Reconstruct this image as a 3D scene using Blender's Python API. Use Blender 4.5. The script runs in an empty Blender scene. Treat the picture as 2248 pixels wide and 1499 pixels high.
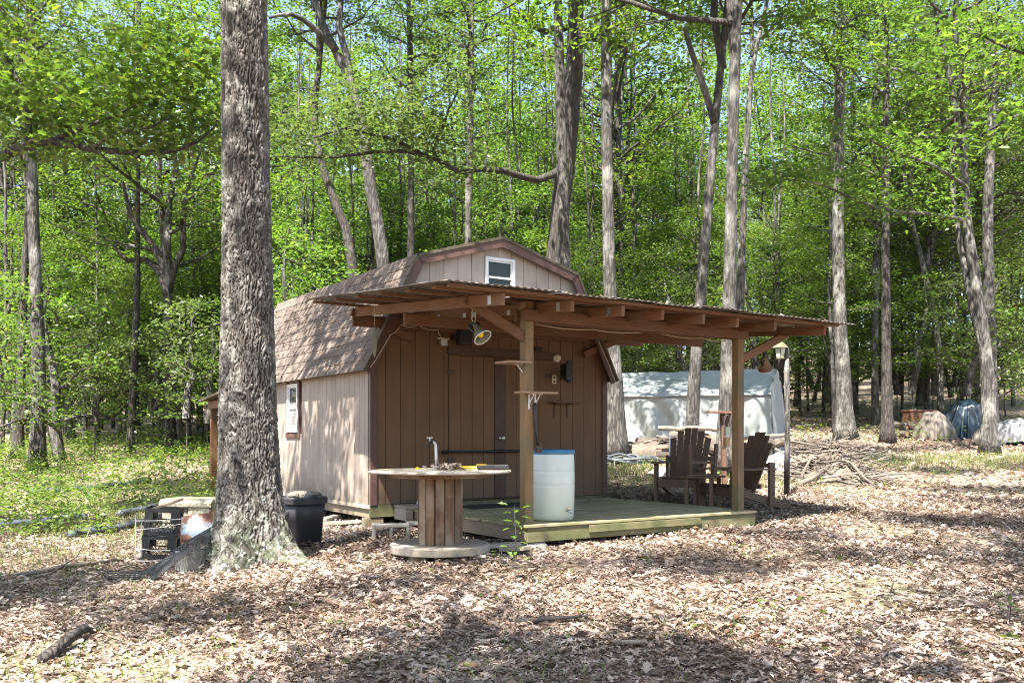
import bpy, math, random
import numpy as np
from mathutils import Vector, Matrix

sc = bpy.context.scene
COL = sc.collection
R = math.radians
random.seed(7)

# ------------------------------------------------------------------ camera
CZ, F, CX, HY = 1.2, 2005.0, 1124.0, 958.0        # camera height, focal length / centre / horizon in photograph pixels
cam = bpy.data.cameras.new('camera'); camo = bpy.data.objects.new('camera', cam); COL.objects.link(camo)
camo.location = (0, 0, CZ); camo.rotation_euler = (R(90), 0, 0)
cam.sensor_width = 36.0; cam.lens = 36.0 * F / 2248.0
cam.shift_y = (HY - 749.5) / 2248.0
cam.clip_end = 600; cam.clip_start = 0.05
sc.camera = camo

# ------------------------------------------------------------------ sky, sun, exposure
SUN = Vector((0.494, 1.068, -2.1)).normalized()
w = bpy.data.worlds.new('World'); sc.world = w; w.use_nodes = True
nt = w.node_tree; nt.nodes.clear()
sky = nt.nodes.new('ShaderNodeTexSky'); sky.sky_type = 'NISHITA'; sky.sun_disc = False
sky.sun_elevation = R(60.7); sky.sun_rotation = R(204.8); sky.dust_density = 1.6; sky.ozone_density = 1.0
bg = nt.nodes.new('ShaderNodeBackground'); bg.inputs[1].default_value = 0.09
wo = nt.nodes.new('ShaderNodeOutputWorld')
nt.links.new(sky.outputs[0], bg.inputs[0]); nt.links.new(bg.outputs[0], wo.inputs[0])
sl = bpy.data.lights.new('sun', 'SUN'); sl.energy = 5.0; sl.angle = R(0.53); sl.color = (1.0, 0.945, 0.87)
so = bpy.data.objects.new('sun', sl); COL.objects.link(so); so.location = (-6, -14, 40)
so.rotation_euler = SUN.to_track_quat('-Z', 'Y').to_euler()
vs = sc.view_settings
vs.view_transform = 'Standard'; vs.look = 'None'; vs.gamma = 1.0; vs.exposure = 2.3; vs.use_curve_mapping = False
cy = sc.cycles
cy.max_bounces = 6; cy.diffuse_bounces = 3; cy.glossy_bounces = 2; cy.transmission_bounces = 4
cy.transparent_max_bounces = 4; cy.caustics_reflective = False; cy.caustics_refractive = False
cy.sample_clamp_indirect = 6.0; cy.filter_width = 1.1
cy.use_denoising = True; cy.denoising_input_passes = 'RGB_ALBEDO_NORMAL'
sc.render.film_transparent = False

# ------------------------------------------------------------------ materials
MAT = {}
def newmat(name):
    m = bpy.data.materials.new(name); m.use_nodes = True
    t = m.node_tree; b = t.nodes['Principled BSDF']; MAT[name] = m
    return m, t, b
def nd(t, typ, **kw):
    n = t.nodes.new(typ)
    for k, v in kw.items():
        if k.startswith('i'): n.inputs[int(k[1:])].default_value = v
        else: setattr(n, k, v)
    return n
def ramp(t, fac, stops):
    r = t.nodes.new('ShaderNodeValToRGB'); e = r.color_ramp.elements
    while len(e) < len(stops): e.new(0.5)
    for i, (p, c) in enumerate(stops): e[i].position = p; e[i].color = (*c, 1)
    t.links.new(fac, r.inputs[0]); return r.outputs[0]
def coords(t, scale=(1, 1, 1), jitter=True):
    tc = t.nodes.new('ShaderNodeTexCoord'); mp = t.nodes.new('ShaderNodeMapping')
    t.links.new(tc.outputs['Object'], mp.inputs[0]); mp.inputs['Scale'].default_value = scale
    if jitter:
        oi = t.nodes.new('ShaderNodeObjectInfo')
        mm = nd(t, 'ShaderNodeMath', operation='MULTIPLY', i1=37.0); t.links.new(oi.outputs['Random'], mm.inputs[0])
        cb = t.nodes.new('ShaderNodeCombineXYZ')
        for i in range(3): t.links.new(mm.outputs[0], cb.inputs[i])
        t.links.new(cb.outputs[0], mp.inputs[1])
    return mp.outputs[0]
def noise(t, vec, scale, detail=4.0, rough=0.6, out=0):
    n = nd(t, 'ShaderNodeTexNoise'); n.inputs['Scale'].default_value = scale; n.inputs['Detail'].default_value = detail
    n.inputs['Roughness'].default_value = rough
    if vec is not None: t.links.new(vec, n.inputs['Vector'])
    return n.outputs[out]
def mixc(t, fac, a, b, mode='MIX'):
    m = t.nodes.new('ShaderNodeMix'); m.data_type = 'RGBA'; m.blend_type = mode
    for s, v in ((0, fac), (6, a), (7, b)):
        if isinstance(v, (int, float)): m.inputs[s].default_value = v
        elif isinstance(v, tuple): m.inputs[s].default_value = (*v, 1)
        else: t.links.new(v, m.inputs[s])
    return m.outputs[2]
def bump(t, b, h, strength=0.5, dist=0.01):
    n = nd(t, 'ShaderNodeBump'); n.inputs['Strength'].default_value = strength; n.inputs['Distance'].default_value = dist
    t.links.new(h, n.inputs['Height']); t.links.new(n.outputs[0], b.inputs['Normal'])
def randtint(t, col, amt):
    oi = t.nodes.new('ShaderNodeObjectInfo')
    mr = nd(t, 'ShaderNodeMapRange'); mr.inputs[3].default_value = 1 - amt; mr.inputs[4].default_value = 1 + amt
    t.links.new(oi.outputs['Random'], mr.inputs[0])
    hv = t.nodes.new('ShaderNodeHueSaturation'); t.links.new(mr.outputs[0], hv.inputs['Value']); t.links.new(col, hv.inputs['Color'])
    return hv.outputs[0]
def wood(name, c1, c2, axis='x', rough=0.75, grain=1.0, c3=None, tint=0.12, bmp=0.35):
    m, t, b = newmat(name)
    s = {'x': (1.2, 22, 22), 'y': (22, 1.2, 22), 'z': (22, 22, 1.2)}[axis]
    v = coords(t, s); n1 = noise(t, v, 2.2 * grain, 6, 0.65)
    c = ramp(t, n1, [(0.28, c1), (0.72, c2)])
    if c3:
        v2 = coords(t, (1, 1, 1)); n2 = noise(t, v2, 2.6, 3)
        c = mixc(t, ramp(t, n2, [(0.46, (0, 0, 0)), (0.62, (1, 1, 1))]), c, c3)
    t.links.new(randtint(t, c, tint), b.inputs['Base Color']); b.inputs['Roughness'].default_value = rough
    bump(t, b, n1, bmp, 0.006); return m
def plain(name, c1, c2=None, scale=6.0, rough=0.6, metal=0.0, bmp=0.15, det=4, tint=0.0):
    m, t, b = newmat(name); v = coords(t)
    n1 = noise(t, v, scale, det)
    c = ramp(t, n1, [(0.3, c1), (0.7, c2 or c1)])
    if tint: c = randtint(t, c, tint)
    t.links.new(c, b.inputs['Base Color']); b.inputs['Roughness'].default_value = rough; b.inputs['Metallic'].default_value = metal
    if bmp: bump(t, b, n1, bmp, 0.01)
    return m
def leafmat(name, cols, trans=0.45, tcol=(0.86, 1.0, 0.4), rough=0.36):
    m, t, b = newmat(name)
    g = t.nodes.new('ShaderNodeNewGeometry'); c = ramp(t, g.outputs['Random Per Island'], cols)
    c = randtint(t, c, 0.16)
    t.links.new(c, b.inputs['Base Color']); b.inputs['Roughness'].default_value = rough
    b.inputs['Specular IOR Level'].default_value = 0.45
    tr = t.nodes.new('ShaderNodeBsdfTranslucent'); t.links.new(mixc(t, 1.0, c, tcol, 'MULTIPLY'), tr.inputs[0])
    hv = t.nodes.new('ShaderNodeHueSaturation'); hv.inputs['Value'].default_value = 1.8
    t.links.new(mixc(t, 1.0, c, tcol, 'MULTIPLY'), hv.inputs['Color']); t.links.new(hv.outputs[0], tr.inputs[0])
    mx = t.nodes.new('ShaderNodeMixShader'); mx.inputs[0].default_value = trans
    t.links.new(b.outputs[0], mx.inputs[1]); t.links.new(tr.outputs[0], mx.inputs[2])
    t.links.new(mx.outputs[0], t.nodes['Material Output'].inputs[0]); return m

leafmat('leaf_oak', [(0.0, (0.05, 0.09, 0.018)), (0.5, (0.092, 0.145, 0.028)), (0.93, (0.145, 0.195, 0.042)), (1.0, (0.2, 0.185, 0.04))])
leafmat('leaf_bright', [(0.0, (0.05, 0.095, 0.02)), (0.5, (0.09, 0.15, 0.032)), (0.85, (0.13, 0.19, 0.045)), (1.0, (0.19, 0.225, 0.06))], 0.5)
leafmat('leaf_cool', [(0.0, (0.06, 0.09, 0.035)), (0.5, (0.095, 0.125, 0.055)), (1.0, (0.14, 0.165, 0.075))])
leafmat('grass', [(0.0, (0.07, 0.12, 0.02)), (0.6, (0.13, 0.19, 0.04)), (1.0, (0.25, 0.26, 0.09))], 0.35)
LITTER = leafmat('litter', [(0.0, (0.12, 0.082, 0.06)), (0.25, (0.24, 0.178, 0.145)), (0.55, (0.41, 0.33, 0.29)), (0.88, (0.6, 0.515, 0.465)), (1.0, (0.25, 0.13, 0.07))], 0.12, (1, .9, .7), 0.6)

def darken_patches(m):  # darkens the litter colour in broad noise patches
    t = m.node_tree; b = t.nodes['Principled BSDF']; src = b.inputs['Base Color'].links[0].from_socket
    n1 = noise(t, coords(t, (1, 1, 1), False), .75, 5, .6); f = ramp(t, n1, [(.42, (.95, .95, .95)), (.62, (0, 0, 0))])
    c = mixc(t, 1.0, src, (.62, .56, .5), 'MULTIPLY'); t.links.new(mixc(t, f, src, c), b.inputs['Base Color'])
darken_patches(LITTER)
def barkmat(name, cd, cl, lichen, sx=26, amt=0.45, bstr=0.9):
    m, t, b = newmat(name); v = coords(t, (1, 1, 0.16)); n1 = noise(t, v, sx, 5, 0.6)
    vo = nd(t, 'ShaderNodeTexVoronoi', feature='DISTANCE_TO_EDGE'); vo.inputs['Scale'].default_value = sx * 0.9; t.links.new(v, vo.inputs['Vector'])
    c = ramp(t, n1, [(0.3, cd), (0.68, cl)])
    e = ramp(t, vo.outputs[0], [(0.0, (0.3, 0.3, 0.3)), (0.22, (1, 1, 1))])
    c = mixc(t, 1.0, c, e, 'MULTIPLY')
    n2 = noise(t, coords(t, (1, 1, .6)), 3.2, 6, 0.7)
    c = mixc(t, ramp(t, n2, [(1 - amt - .08, (0, 0, 0)), (1 - amt + .1, (1, 1, 1))]), c, lichen)
    t.links.new(c, b.inputs['Base Color']); b.inputs['Roughness'].default_value = 0.9
    hh = mixc(t, 0.55, e, n1); bump(t, b, hh, bstr, 0.03); return m
barkmat('bark_dark', (0.03, 0.024, 0.02), (0.095, 0.08, 0.068), (0.14, 0.135, 0.115), 24, 0.36)
barkmat('bark_grey', (0.036, 0.031, 0.027), (0.105, 0.094, 0.083), (0.2, 0.19, 0.17), 22, 0.42)
barkmat('bark_pale', (0.042, 0.037, 0.032), (0.125, 0.114, 0.1), (0.25, 0.24, 0.215), 20, 0.42)

def oakbark():
    m, t, b = newmat('bark_oak')
    v = coords(t, (1, 1, 0.45), False); n1 = noise(t, v, 42, 5, 0.65)
    at = nd(t, 'ShaderNodeAttribute', attribute_name='ridge')
    c = ramp(t, at.outputs['Fac'], [(0.0, (0.014, 0.011, 0.009)), (0.35, (0.066, 0.057, 0.05)), (1.0, (0.165, 0.15, 0.135))])
    c = mixc(t, 0.75, c, ramp(t, n1, [(0.25, (0.45, 0.42, 0.4)), (0.75, (1.35, 1.3, 1.25))]), 'MULTIPLY')
    n2 = noise(t, coords(t, (1, 1, 1), False), 11, 6, 0.75)
    ml = nd(t, 'ShaderNodeMath', operation='MULTIPLY'); t.links.new(ramp(t, n2, [(0.51, (0, 0, 0)), (0.58, (1, 1, 1))]), ml.inputs[0]); t.links.new(at.outputs['Fac'], ml.inputs[1])
    c = mixc(t, ml.outputs[0], c, (0.31, 0.30, 0.27))
    # green moss low down, in blotches of its own
    sx = t.nodes.new('ShaderNodeTexCoord'); sp = t.nodes.new('ShaderNodeSeparateXYZ'); t.links.new(sx.outputs['Object'], sp.inputs[0])
    mr = nd(t, 'ShaderNodeMapRange'); mr.inputs[1].default_value = 0.75; mr.inputs[2].default_value = 0.05; t.links.new(sp.outputs[2], mr.inputs[0])
    n3 = noise(t, coords(t, (1, 1, 1), False), 5, 5, 0.7)
    mg = nd(t, 'ShaderNodeMath', operation='MULTIPLY'); t.links.new(mr.outputs[0], mg.inputs[0]); t.links.new(ramp(t, n3, [(0.47, (0, 0, 0)), (0.62, (.8, .8, .8))]), mg.inputs[1])
    c = mixc(t, mg.outputs[0], c, (0.11, 0.135, 0.07))
    n4 = noise(t, coords(t, (1, 1, 1), False), 24, 4, 0.6)
    mh = nd(t, 'ShaderNodeMath', operation='MULTIPLY'); t.links.new(mr.outputs[0], mh.inputs[0]); t.links.new(ramp(t, n4, [(0.56, (0, 0, 0)), (0.62, (1, 1, 1))]), mh.inputs[1])
    c = mixc(t, mh.outputs[0], c, (0.36, 0.39, 0.34))
    t.links.new(c, b.inputs['Base Color']); b.inputs['Roughness'].default_value = 0.92
    bump(t, b, n1, 0.6, 0.012)
oakbark()

def groundmat():
    m, t, b = newmat('forest_floor'); v = coords(t, (1, 1, 1), False)
    n1 = noise(t, v, 9, 8, 0.75); n2 = noise(t, v, 0.5, 4); n3 = noise(t, v, 46, 3)
    c = ramp(t, n1, [(0.3, (0.07, 0.045, 0.032)), (0.5, (0.19, 0.13, 0.095)), (0.72, (0.36, 0.27, 0.21))])
    c = mixc(t, ramp(t, n3, [(0.42, (0, 0, 0)), (0.6, (1, 1, 1))]), c, (0.3, 0.215, 0.16))
    g = ramp(t, n2, [(0.5, (0, 0, 0)), (0.68, (0.75, 0.75, 0.75))])
    c = mixc(t, g, c, (0.11, 0.13, 0.045))
    t.links.new(c, b.inputs['Base Color']); b.inputs['Roughness'].default_value = 0.95
    bump(t, b, n1, 0.8, 0.04)
groundmat()

def siding(name, c1, c2, mould=None):
    m, t, b = newmat(name); v = coords(t, (30, 30, 1.6)); n1 = noise(t, v, 2.4, 6, 0.7)
    v2 = coords(t, (1, 1, 1), False); n2 = noise(t, v2, 2.2, 5, 0.65)
    c = ramp(t, n1, [(0.3, c1), (0.7, c2)])
    c = mixc(t, 0.7, c, ramp(t, n2, [(0.3, (0.68, 0.66, 0.63)), (0.7, (1.1, 1.1, 1.1))]), 'MULTIPLY')
    n3 = noise(t, coords(t, (9, 9, .5), False), 1.6, 5, 0.7)
    c = mixc(t, ramp(t, n3, [(0.52, (0, 0, 0)), (0.75, (.55, .55, .55))]), c, (c1[0] * .45, c1[1] * .45, c1[2] * .45))     # run-off streaks
    tc = t.nodes.new('ShaderNodeTexCoord'); sp = t.nodes.new('ShaderNodeSeparateXYZ'); t.links.new(tc.outputs['Object'], sp.inputs[0])
    mr = nd(t, 'ShaderNodeMapRange'); mr.inputs[1].default_value = .72; mr.inputs[2].default_value = .36; t.links.new(sp.outputs[2], mr.inputs[0])
    ml = nd(t, 'ShaderNodeMath', operation='MULTIPLY'); t.links.new(mr.outputs[0], ml.inputs[0]); t.links.new(ramp(t, noise(t, v2, 7, 6, .7), [(.3, (0, 0, 0)), (.65, (1, 1, 1))]), ml.inputs[1])
    c = mixc(t, ml.outputs[0], c, (.12, .09, .06))                                                        # mud splash along the foot
    t.links.new(randtint(t, c, 0.05), b.inputs['Base Color']); b.inputs['Roughness'].default_value = 0.7
    bump(t, b, n1, 0.35, 0.006)
siding('siding_shaded', (0.14, 0.07, 0.03), (0.185, 0.098, 0.045))  # same paint as the gable, with the patio roof's shade put into the colour
siding('siding_lit', (0.44, 0.355, 0.305), (0.52, 0.43, 0.375))  # paler copy with direct sunlight put into the colour, for the gable boards
siding('siding_side', (0.36, 0.29, 0.24), (0.43, 0.355, 0.3))  # same paint again, paler: sunlight put into the side wall's colour
plain('groove', (0.06, 0.036, 0.022), (0.085, 0.052, 0.034), rough=0.85)
plain('trim_brown', (0.085, 0.042, 0.033), (0.12, 0.06, 0.046), 9, 0.6)
plain('trim_dark', (0.055, 0.024, 0.016), (0.085, 0.04, 0.026), 9, 0.6)
def shinglemat():
    m, t, b = newmat('shingle'); v = coords(t, (1, 1, 1)); n1 = noise(t, v, 90, 3, 0.7); n2 = noise(t, v, 7, 6, 0.7); n3 = noise(t, v, 26, 5, 0.75)
    c = ramp(t, n1, [(0.3, (0.085, 0.062, 0.05)), (0.7, (0.19, 0.146, 0.12))])
    c = mixc(t, ramp(t, n3, [(0.6, (0, 0, 0)), (0.66, (1, 1, 1))]), c, (0.07, 0.065, 0.035))
    c = mixc(t, ramp(t, n2, [(0.6, (0, 0, 0)), (0.75, (.6, .6, .6))]), c, (0.16, 0.15, 0.07))
    t.links.new(randtint(t, c, 0.14), b.inputs['Base Color']); b.inputs['Roughness'].default_value = 0.95
    bump(t, b, n1, 0.4, 0.004)
shinglemat()
plain('shingle_edge', (0.06, 0.05, 0.035), (0.12, 0.1, 0.06), 20, 0.95)
wood('lumber_z', (0.15, 0.082, 0.036), (0.3, 0.18, 0.082), 'z', c3=(0.15, 0.12, 0.06))
wood('rafter_x', (0.1, 0.04, 0.016), (0.22, 0.1, 0.042), 'x', c3=(0.16, 0.08, 0.04))
wood('rafter_y', (0.1, 0.04, 0.016), (0.22, 0.1, 0.042), 'y', c3=(0.17, 0.095, 0.05))
wood('deck_wood', (0.24, 0.2, 0.115), (0.36, 0.31, 0.19), 'x', c3=(0.2, 0.19, 0.09), tint=0.1)
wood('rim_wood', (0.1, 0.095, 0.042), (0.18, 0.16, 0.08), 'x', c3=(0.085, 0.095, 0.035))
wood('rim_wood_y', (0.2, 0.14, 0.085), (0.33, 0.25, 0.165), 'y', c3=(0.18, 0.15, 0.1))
wood('grey_wood', (0.25, 0.21, 0.165), (0.46, 0.4, 0.33), 'x', c3=(0.3, 0.25, 0.19))
wood('slat_wood', (0.07, 0.032, 0.016), (0.24, 0.14, 0.075), 'z', c3=(0.27, 0.2, 0.135), tint=0.3)
wood('chair_wood', (0.07, 0.04, 0.024), (0.125, 0.074, 0.046), 'z', 0.6, bmp=0.2)
wood('shelf_wood', (0.25, 0.15, 0.09), (0.42, 0.27, 0.17), 'x')
wood('shelf_dark', (0.1, 0.045, 0.03), (0.16, 0.08, 0.05), 'x')
wood('old_log', (0.04, 0.031, 0.024), (0.12, 0.096, 0.075), 'x', 0.9, c3=(0.15, 0.12, 0.09))
wood('stick', (0.095, 0.075, 0.058), (0.24, 0.2, 0.165), 'x', 0.9, tint=0.3)
plain('sheet_metal', (0.08, 0.062, 0.05), (0.2, 0.175, 0.155), 3, 0.6, 0.4)
plain('galvanised', (0.42, 0.43, 0.44), (0.6, 0.61, 0.62), 14, 0.4, 0.8)
plain('white_paint', (0.7, 0.72, 0.74), (0.82, 0.83, 0.84), 8, 0.4, 0, 0.05)
plain('wire_white', (0.4, 0.385, 0.35), (0.55, 0.53, 0.5), 20, 0.5)
plain('black_plastic', (0.014, 0.014, 0.016), (0.026, 0.026, 0.028), 8, 0.42, 0, 0.05)
plain('dark_can', (0.022, 0.022, 0.026), (0.036, 0.036, 0.042), 5, 0.5, 0, 0.05)
plain('black_metal', (0.012, 0.011, 0.01), (0.03, 0.026, 0.024), 12, 0.5, 0.3)
plain('blue_lid', (0.03, 0.17, 0.33), (0.05, 0.23, 0.4), 5, 0.4, 0, 0.05)
plain('yellow', (0.75, 0.47, 0.01), (0.82, 0.55, 0.02), 5, 0.35, 0, 0.03)
plain('yellow_bulb', (0.85, 0.56, 0.02), (0.95, 0.66, 0.04), 5, 0.25, 0, 0)
plain('olive_shade', (0.12, 0.11, 0.06), (0.2, 0.18, 0.1), 14, 0.5, 0.3)
plain('cable', (0.42, 0.34, 0.22), (0.52, 0.44, 0.3), 20, 0.6)
plain('ivory', (0.62, 0.52, 0.33), (0.7, 0.6, 0.4), 12, 0.45)
plain('concrete', (0.17, 0.16, 0.14), (0.31, 0.295, 0.26), 16, 0.9, 0, 0.4)
plain('stone', (0.3, 0.28, 0.25), (0.55, 0.52, 0.48), 7, 0.9, 0, 0.5)
plain('tent_fabric', (0.24, 0.26, 0.245), (0.34, 0.355, 0.34), 1.3, 0.5, 0, 0.1)
plain('tent_roof', (0.17, 0.19, 0.19), (0.27, 0.29, 0.29), 1.1, 0.5, 0, 0.12)
plain('tarp_blue', (0.006, 0.016, 0.026), (0.016, 0.034, 0.05), 2.5, 0.32, 0, 0.2)
plain('tarp_brown', (0.12, 0.1, 0.08), (0.21, 0.18, 0.15), 4, 0.7, 0, 0.3)
plain('tarp_grey', (0.12, 0.12, 0.125), (0.24, 0.24, 0.25), 3, 0.4, 0, 0.3)
plain('plastic_sheet', (0.2, 0.23, 0.29), (0.5, 0.52, 0.56), 6, 0.35, 0, 0.3)
plain('rust_box', (0.12, 0.05, 0.025), (0.22, 0.11, 0.06), 8, 0.8)
plain('hose', (0.03, 0.035, 0.045), (0.1, 0.115, 0.14), 12, 0.4)
plain('rubber', (0.012, 0.012, 0.012), (0.024, 0.022, 0.02), 40, 0.85)
plain('lantern_glass', (0.5, 0.52, 0.38), (0.62, 0.63, 0.48), 10, 0.25, 0, 0)
plain('bristle', (0.05, 0.035, 0.025), (0.1, 0.07, 0.05), 60, 0.9)
plain('cut_wood', (0.42, 0.24, 0.11), (0.6, 0.4, 0.22), 20, 0.8)
def rustmat():
    m, t, b = newmat('peeling_paint'); v = coords(t); n = noise(t, v, 5, 8, 0.7)
    c = ramp(t, n, [(0.4, (0.16, 0.05, 0.025)), (0.5, (0.24, 0.11, 0.065)), (0.54, (0.27, 0.35, 0.4)), (0.75, (0.42, 0.48, 0.5))])
    t.links.new(c, b.inputs['Base Color']); b.inputs['Roughness'].default_value = 0.55; bump(t, b, n, 0.3, 0.01)
rustmat()
def platemat():
    m, t, b = newmat('diamond_plate'); v = coords(t, (34, 34, 34)); vo = nd(t, 'ShaderNodeTexVoronoi'); vo.inputs['Scale'].default_value = 1.0; t.links.new(v, vo.inputs['Vector'])
    c = ramp(t, vo.outputs[0], [(0.2, (0.5, 0.47, 0.36)), (0.6, (0.27, 0.245, 0.17))])
    t.links.new(c, b.inputs['Base Color']); b.inputs['Roughness'].default_value = 0.5; b.inputs['Metallic'].default_value = 0.5; bump(t, b, vo.outputs[0], 0.6, 0.006)
platemat()
def drum():
    m, t, b = newmat('drum_plastic'); v = coords(t, (1, 1, .5), False); n = noise(t, v, 4, 4)
    c = ramp(t, n, [(0.3, (0.62, 0.68, 0.6)), (0.7, (0.76, 0.8, 0.76))])
    tc = t.nodes.new('ShaderNodeTexCoord'); sp = t.nodes.new('ShaderNodeSeparateXYZ'); t.links.new(tc.outputs['Object'], sp.inputs[0])
    mr = nd(t, 'ShaderNodeMapRange'); mr.inputs[1].default_value = 0.45; mr.inputs[2].default_value = -0.05; t.links.new(sp.outputs[2], mr.inputs[0])
    ml = nd(t, 'ShaderNodeMath', operation='MULTIPLY'); t.links.new(mr.outputs[0], ml.inputs[0]); t.links.new(n, ml.inputs[1])
    c = mixc(t, ml.outputs[0], c, (0.3, 0.36, 0.16))          # algae stain round the foot
    t.links.new(c, b.inputs['Base Color']); b.inputs['Roughness'].default_value = 0.42
    b.inputs['Subsurface Weight'].default_value = 0.0
drum()
def glassmat():
    m, t, b = newmat('window_glass'); b.inputs['Base Color'].default_value = (0.03, 0.035, 0.03, 1); b.inputs['Roughness'].default_value = 0.03
    b.inputs['Specular IOR Level'].default_value = 0.35
    v = coords(t); bump(t, b, noise(t, v, 5, 2), 0.04, 0.02)
glassmat()

# ------------------------------------------------------------------ mesh helpers
class MB:
    def __init__(s): s.v = []; s.f = []
    def add(s, vs, fs):
        n = len(s.v); s.v += [tuple(p) for p in vs]; s.f += [tuple(i + n for i in f) for f in fs]; return s
    def box(s, x0, x1, y0, y1, z0, z1):
        return s.add([(x0, y0, z0), (x1, y0, z0), (x1, y1, z0), (x0, y1, z0), (x0, y0, z1), (x1, y0, z1), (x1, y1, z1), (x0, y1, z1)],
                     [(0, 3, 2, 1), (4, 5, 6, 7), (0, 1, 5, 4), (1, 2, 6, 5), (2, 3, 7, 6), (3, 0, 4, 7)])
    def bar(s, p, q, w, h, up=(0, 0, 1)):
        p, q = Vector(p), Vector(q); d = (q - p).normalized(); up = Vector(up)
        a = d.cross(up)
        if a.length < 1e-4: a = d.cross(Vector((1, 0, 0)))
        a.normalize(); b = a.cross(d).normalized(); a *= w / 2; b *= h / 2
        vs = [p - a - b, p + a - b, p + a + b, p - a + b, q - a - b, q + a - b, q + a + b, q - a + b]
        return s.add(vs, [(0, 1, 2, 3), (7, 6, 5, 4), (0, 4, 5, 1), (1, 5, 6, 2), (2, 6, 7, 3), (3, 7, 4, 0)])
    def tube(s, pts, rad, n=8, cap=True, wob=0.0, rng=random):
        pts = [Vector(p) for p in pts]
        if not hasattr(rad, '__len__'): rad = [rad] * len(pts)
        vs, fs = [], []; ref = None
        for i, p in enumerate(pts):
            d = (pts[min(i + 1, len(pts) - 1)] - pts[max(i - 1, 0)]).normalized()
            if ref is None: ref = Vector((1, 0, 0)) if abs(d.x) < 0.8 else Vector((0, 1, 0))
            a = (ref - d * ref.dot(d)).normalized(); ref = a; b = d.cross(a)
            for k in range(n):
                t = 2 * math.pi * k / n; r = rad[i] * (1 + wob * (rng.random() - .5))
                vs.append(p + a * math.cos(t) * r + b * math.sin(t) * r)
        for i in range(len(pts) - 1):
            for k in range(n):
                fs.append((i * n + k, i * n + (k + 1) % n, (i + 1) * n + (k + 1) % n, (i + 1) * n + k))
        if cap:
            fs.append(tuple(range(n))[::-1]); fs.append(tuple((len(pts) - 1) * n + k for k in range(n)))
        return s.add(vs, fs)
    def lathe(s, prof, n=32, c=(0, 0, 0), cap=True):
        vs = []; fs = []
        for r, z in prof:
            for k in range(n):
                t = 2 * math.pi * k / n; vs.append((c[0] + r * math.cos(t), c[1] + r * math.sin(t), c[2] + z))
        for i in range(len(prof) - 1):
            for k in range(n): fs.append((i * n + k, i * n + (k + 1) % n, (i + 1) * n + (k + 1) % n, (i + 1) * n + k))
        if cap:
            fs.append(tuple(range(n))[::-1]); fs.append(tuple((len(prof) - 1) * n + k for k in range(n)))
        return s.add(vs, fs)
    def prism(s, poly, a0, a1, plane='xz'):
        def P(u, v, a): return (u, a, v) if plane == 'xz' else ((a, u, v) if plane == 'yz' else (u, v, a))
        n = len(poly); vs = [P(u, v, a0) for u, v in poly] + [P(u, v, a1) for u, v in poly]
        fs = [tuple(range(n)), tuple(range(2 * n - 1, n - 1, -1))] + [(i, i + n, (i + 1) % n + n, (i + 1) % n) for i in range(n)]
        return s.add(vs, fs)
    def grid(s, f, nu, nv):
        vs = [f(i / nu, j / nv) for j in range(nv + 1) for i in range(nu + 1)]
        fs = [(j * (nu + 1) + i, j * (nu + 1) + i + 1, (j + 1) * (nu + 1) + i + 1, (j + 1) * (nu + 1) + i) for j in range(nv) for i in range(nu)]
        return s.add(vs, fs)
    def rough(s, amt, rng=random):
        s.v = [(x + rng.uniform(-amt, amt), y + rng.uniform(-amt, amt), z + rng.uniform(-amt, amt)) for x, y, z in s.v]; return s

def mesh_of(mb, mat, smooth=False, name='mesh'):
    me = bpy.data.meshes.new(name); me.from_pydata([tuple(p) for p in mb.v], [], mb.f)
    me.materials.append(MAT[mat])
    if smooth: me.polygons.foreach_set('use_smooth', [True] * len(me.polygons))
    me.update(); return me
def link(name, me, parent=None, loc=(0, 0, 0), rot=(0, 0, 0), scl=None):
    o = bpy.data.objects.new(name, me); COL.objects.link(o); o.parent = parent; o.location = loc; o.rotation_euler = rot
    if scl is not None: o.scale = (scl, scl, scl) if isinstance(scl, (int, float)) else scl
    return o
def recalc(me):
    import bmesh
    b = bmesh.new(); b.from_mesh(me); bmesh.ops.recalc_face_normals(b, faces=b.faces); b.to_mesh(me); b.free()
def obj(name, mb, mat, parent=None, loc=(0, 0, 0), rot=(0, 0, 0), smooth=False, bevel=0.0, solid=0.0):
    me = mesh_of(mb, mat, smooth, name); recalc(me)
    o = link(name, me, parent, loc, rot)
    if solid: md = o.modifiers.new('solid', 'SOLIDIFY'); md.thickness = solid; md.offset = 0
    if bevel: md = o.modifiers.new('bevel', 'BEVEL'); md.width = bevel; md.segments = 2; md.limit_method = 'ANGLE'
    return o
def tag(o, label, cat, group=None, kind=None):
    o['label'] = label; o['category'] = cat
    if group: o['group'] = group
    if kind: o['kind'] = kind
    return o
def thing(name, label, cat, loc=(0, 0, 0), rz=0.0, group=None, rot=None):
    o = bpy.data.objects.new(name, None); COL.objects.link(o); o.location = loc; o.rotation_euler = rot or (0, 0, rz)
    o.empty_display_size = 0.2
    return tag(o, label, cat, group)
def structure(o, label, kind='structure'): o['label'] = label; o['category'] = o.name.split('.')[0].replace('_', ' '); o['kind'] = kind; return o

def at(px, py, Y): return Vector(((px - CX) * Y / F, Y, CZ + (HY - py) * Y / F))   # where a sight line meets the depth Y

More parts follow.
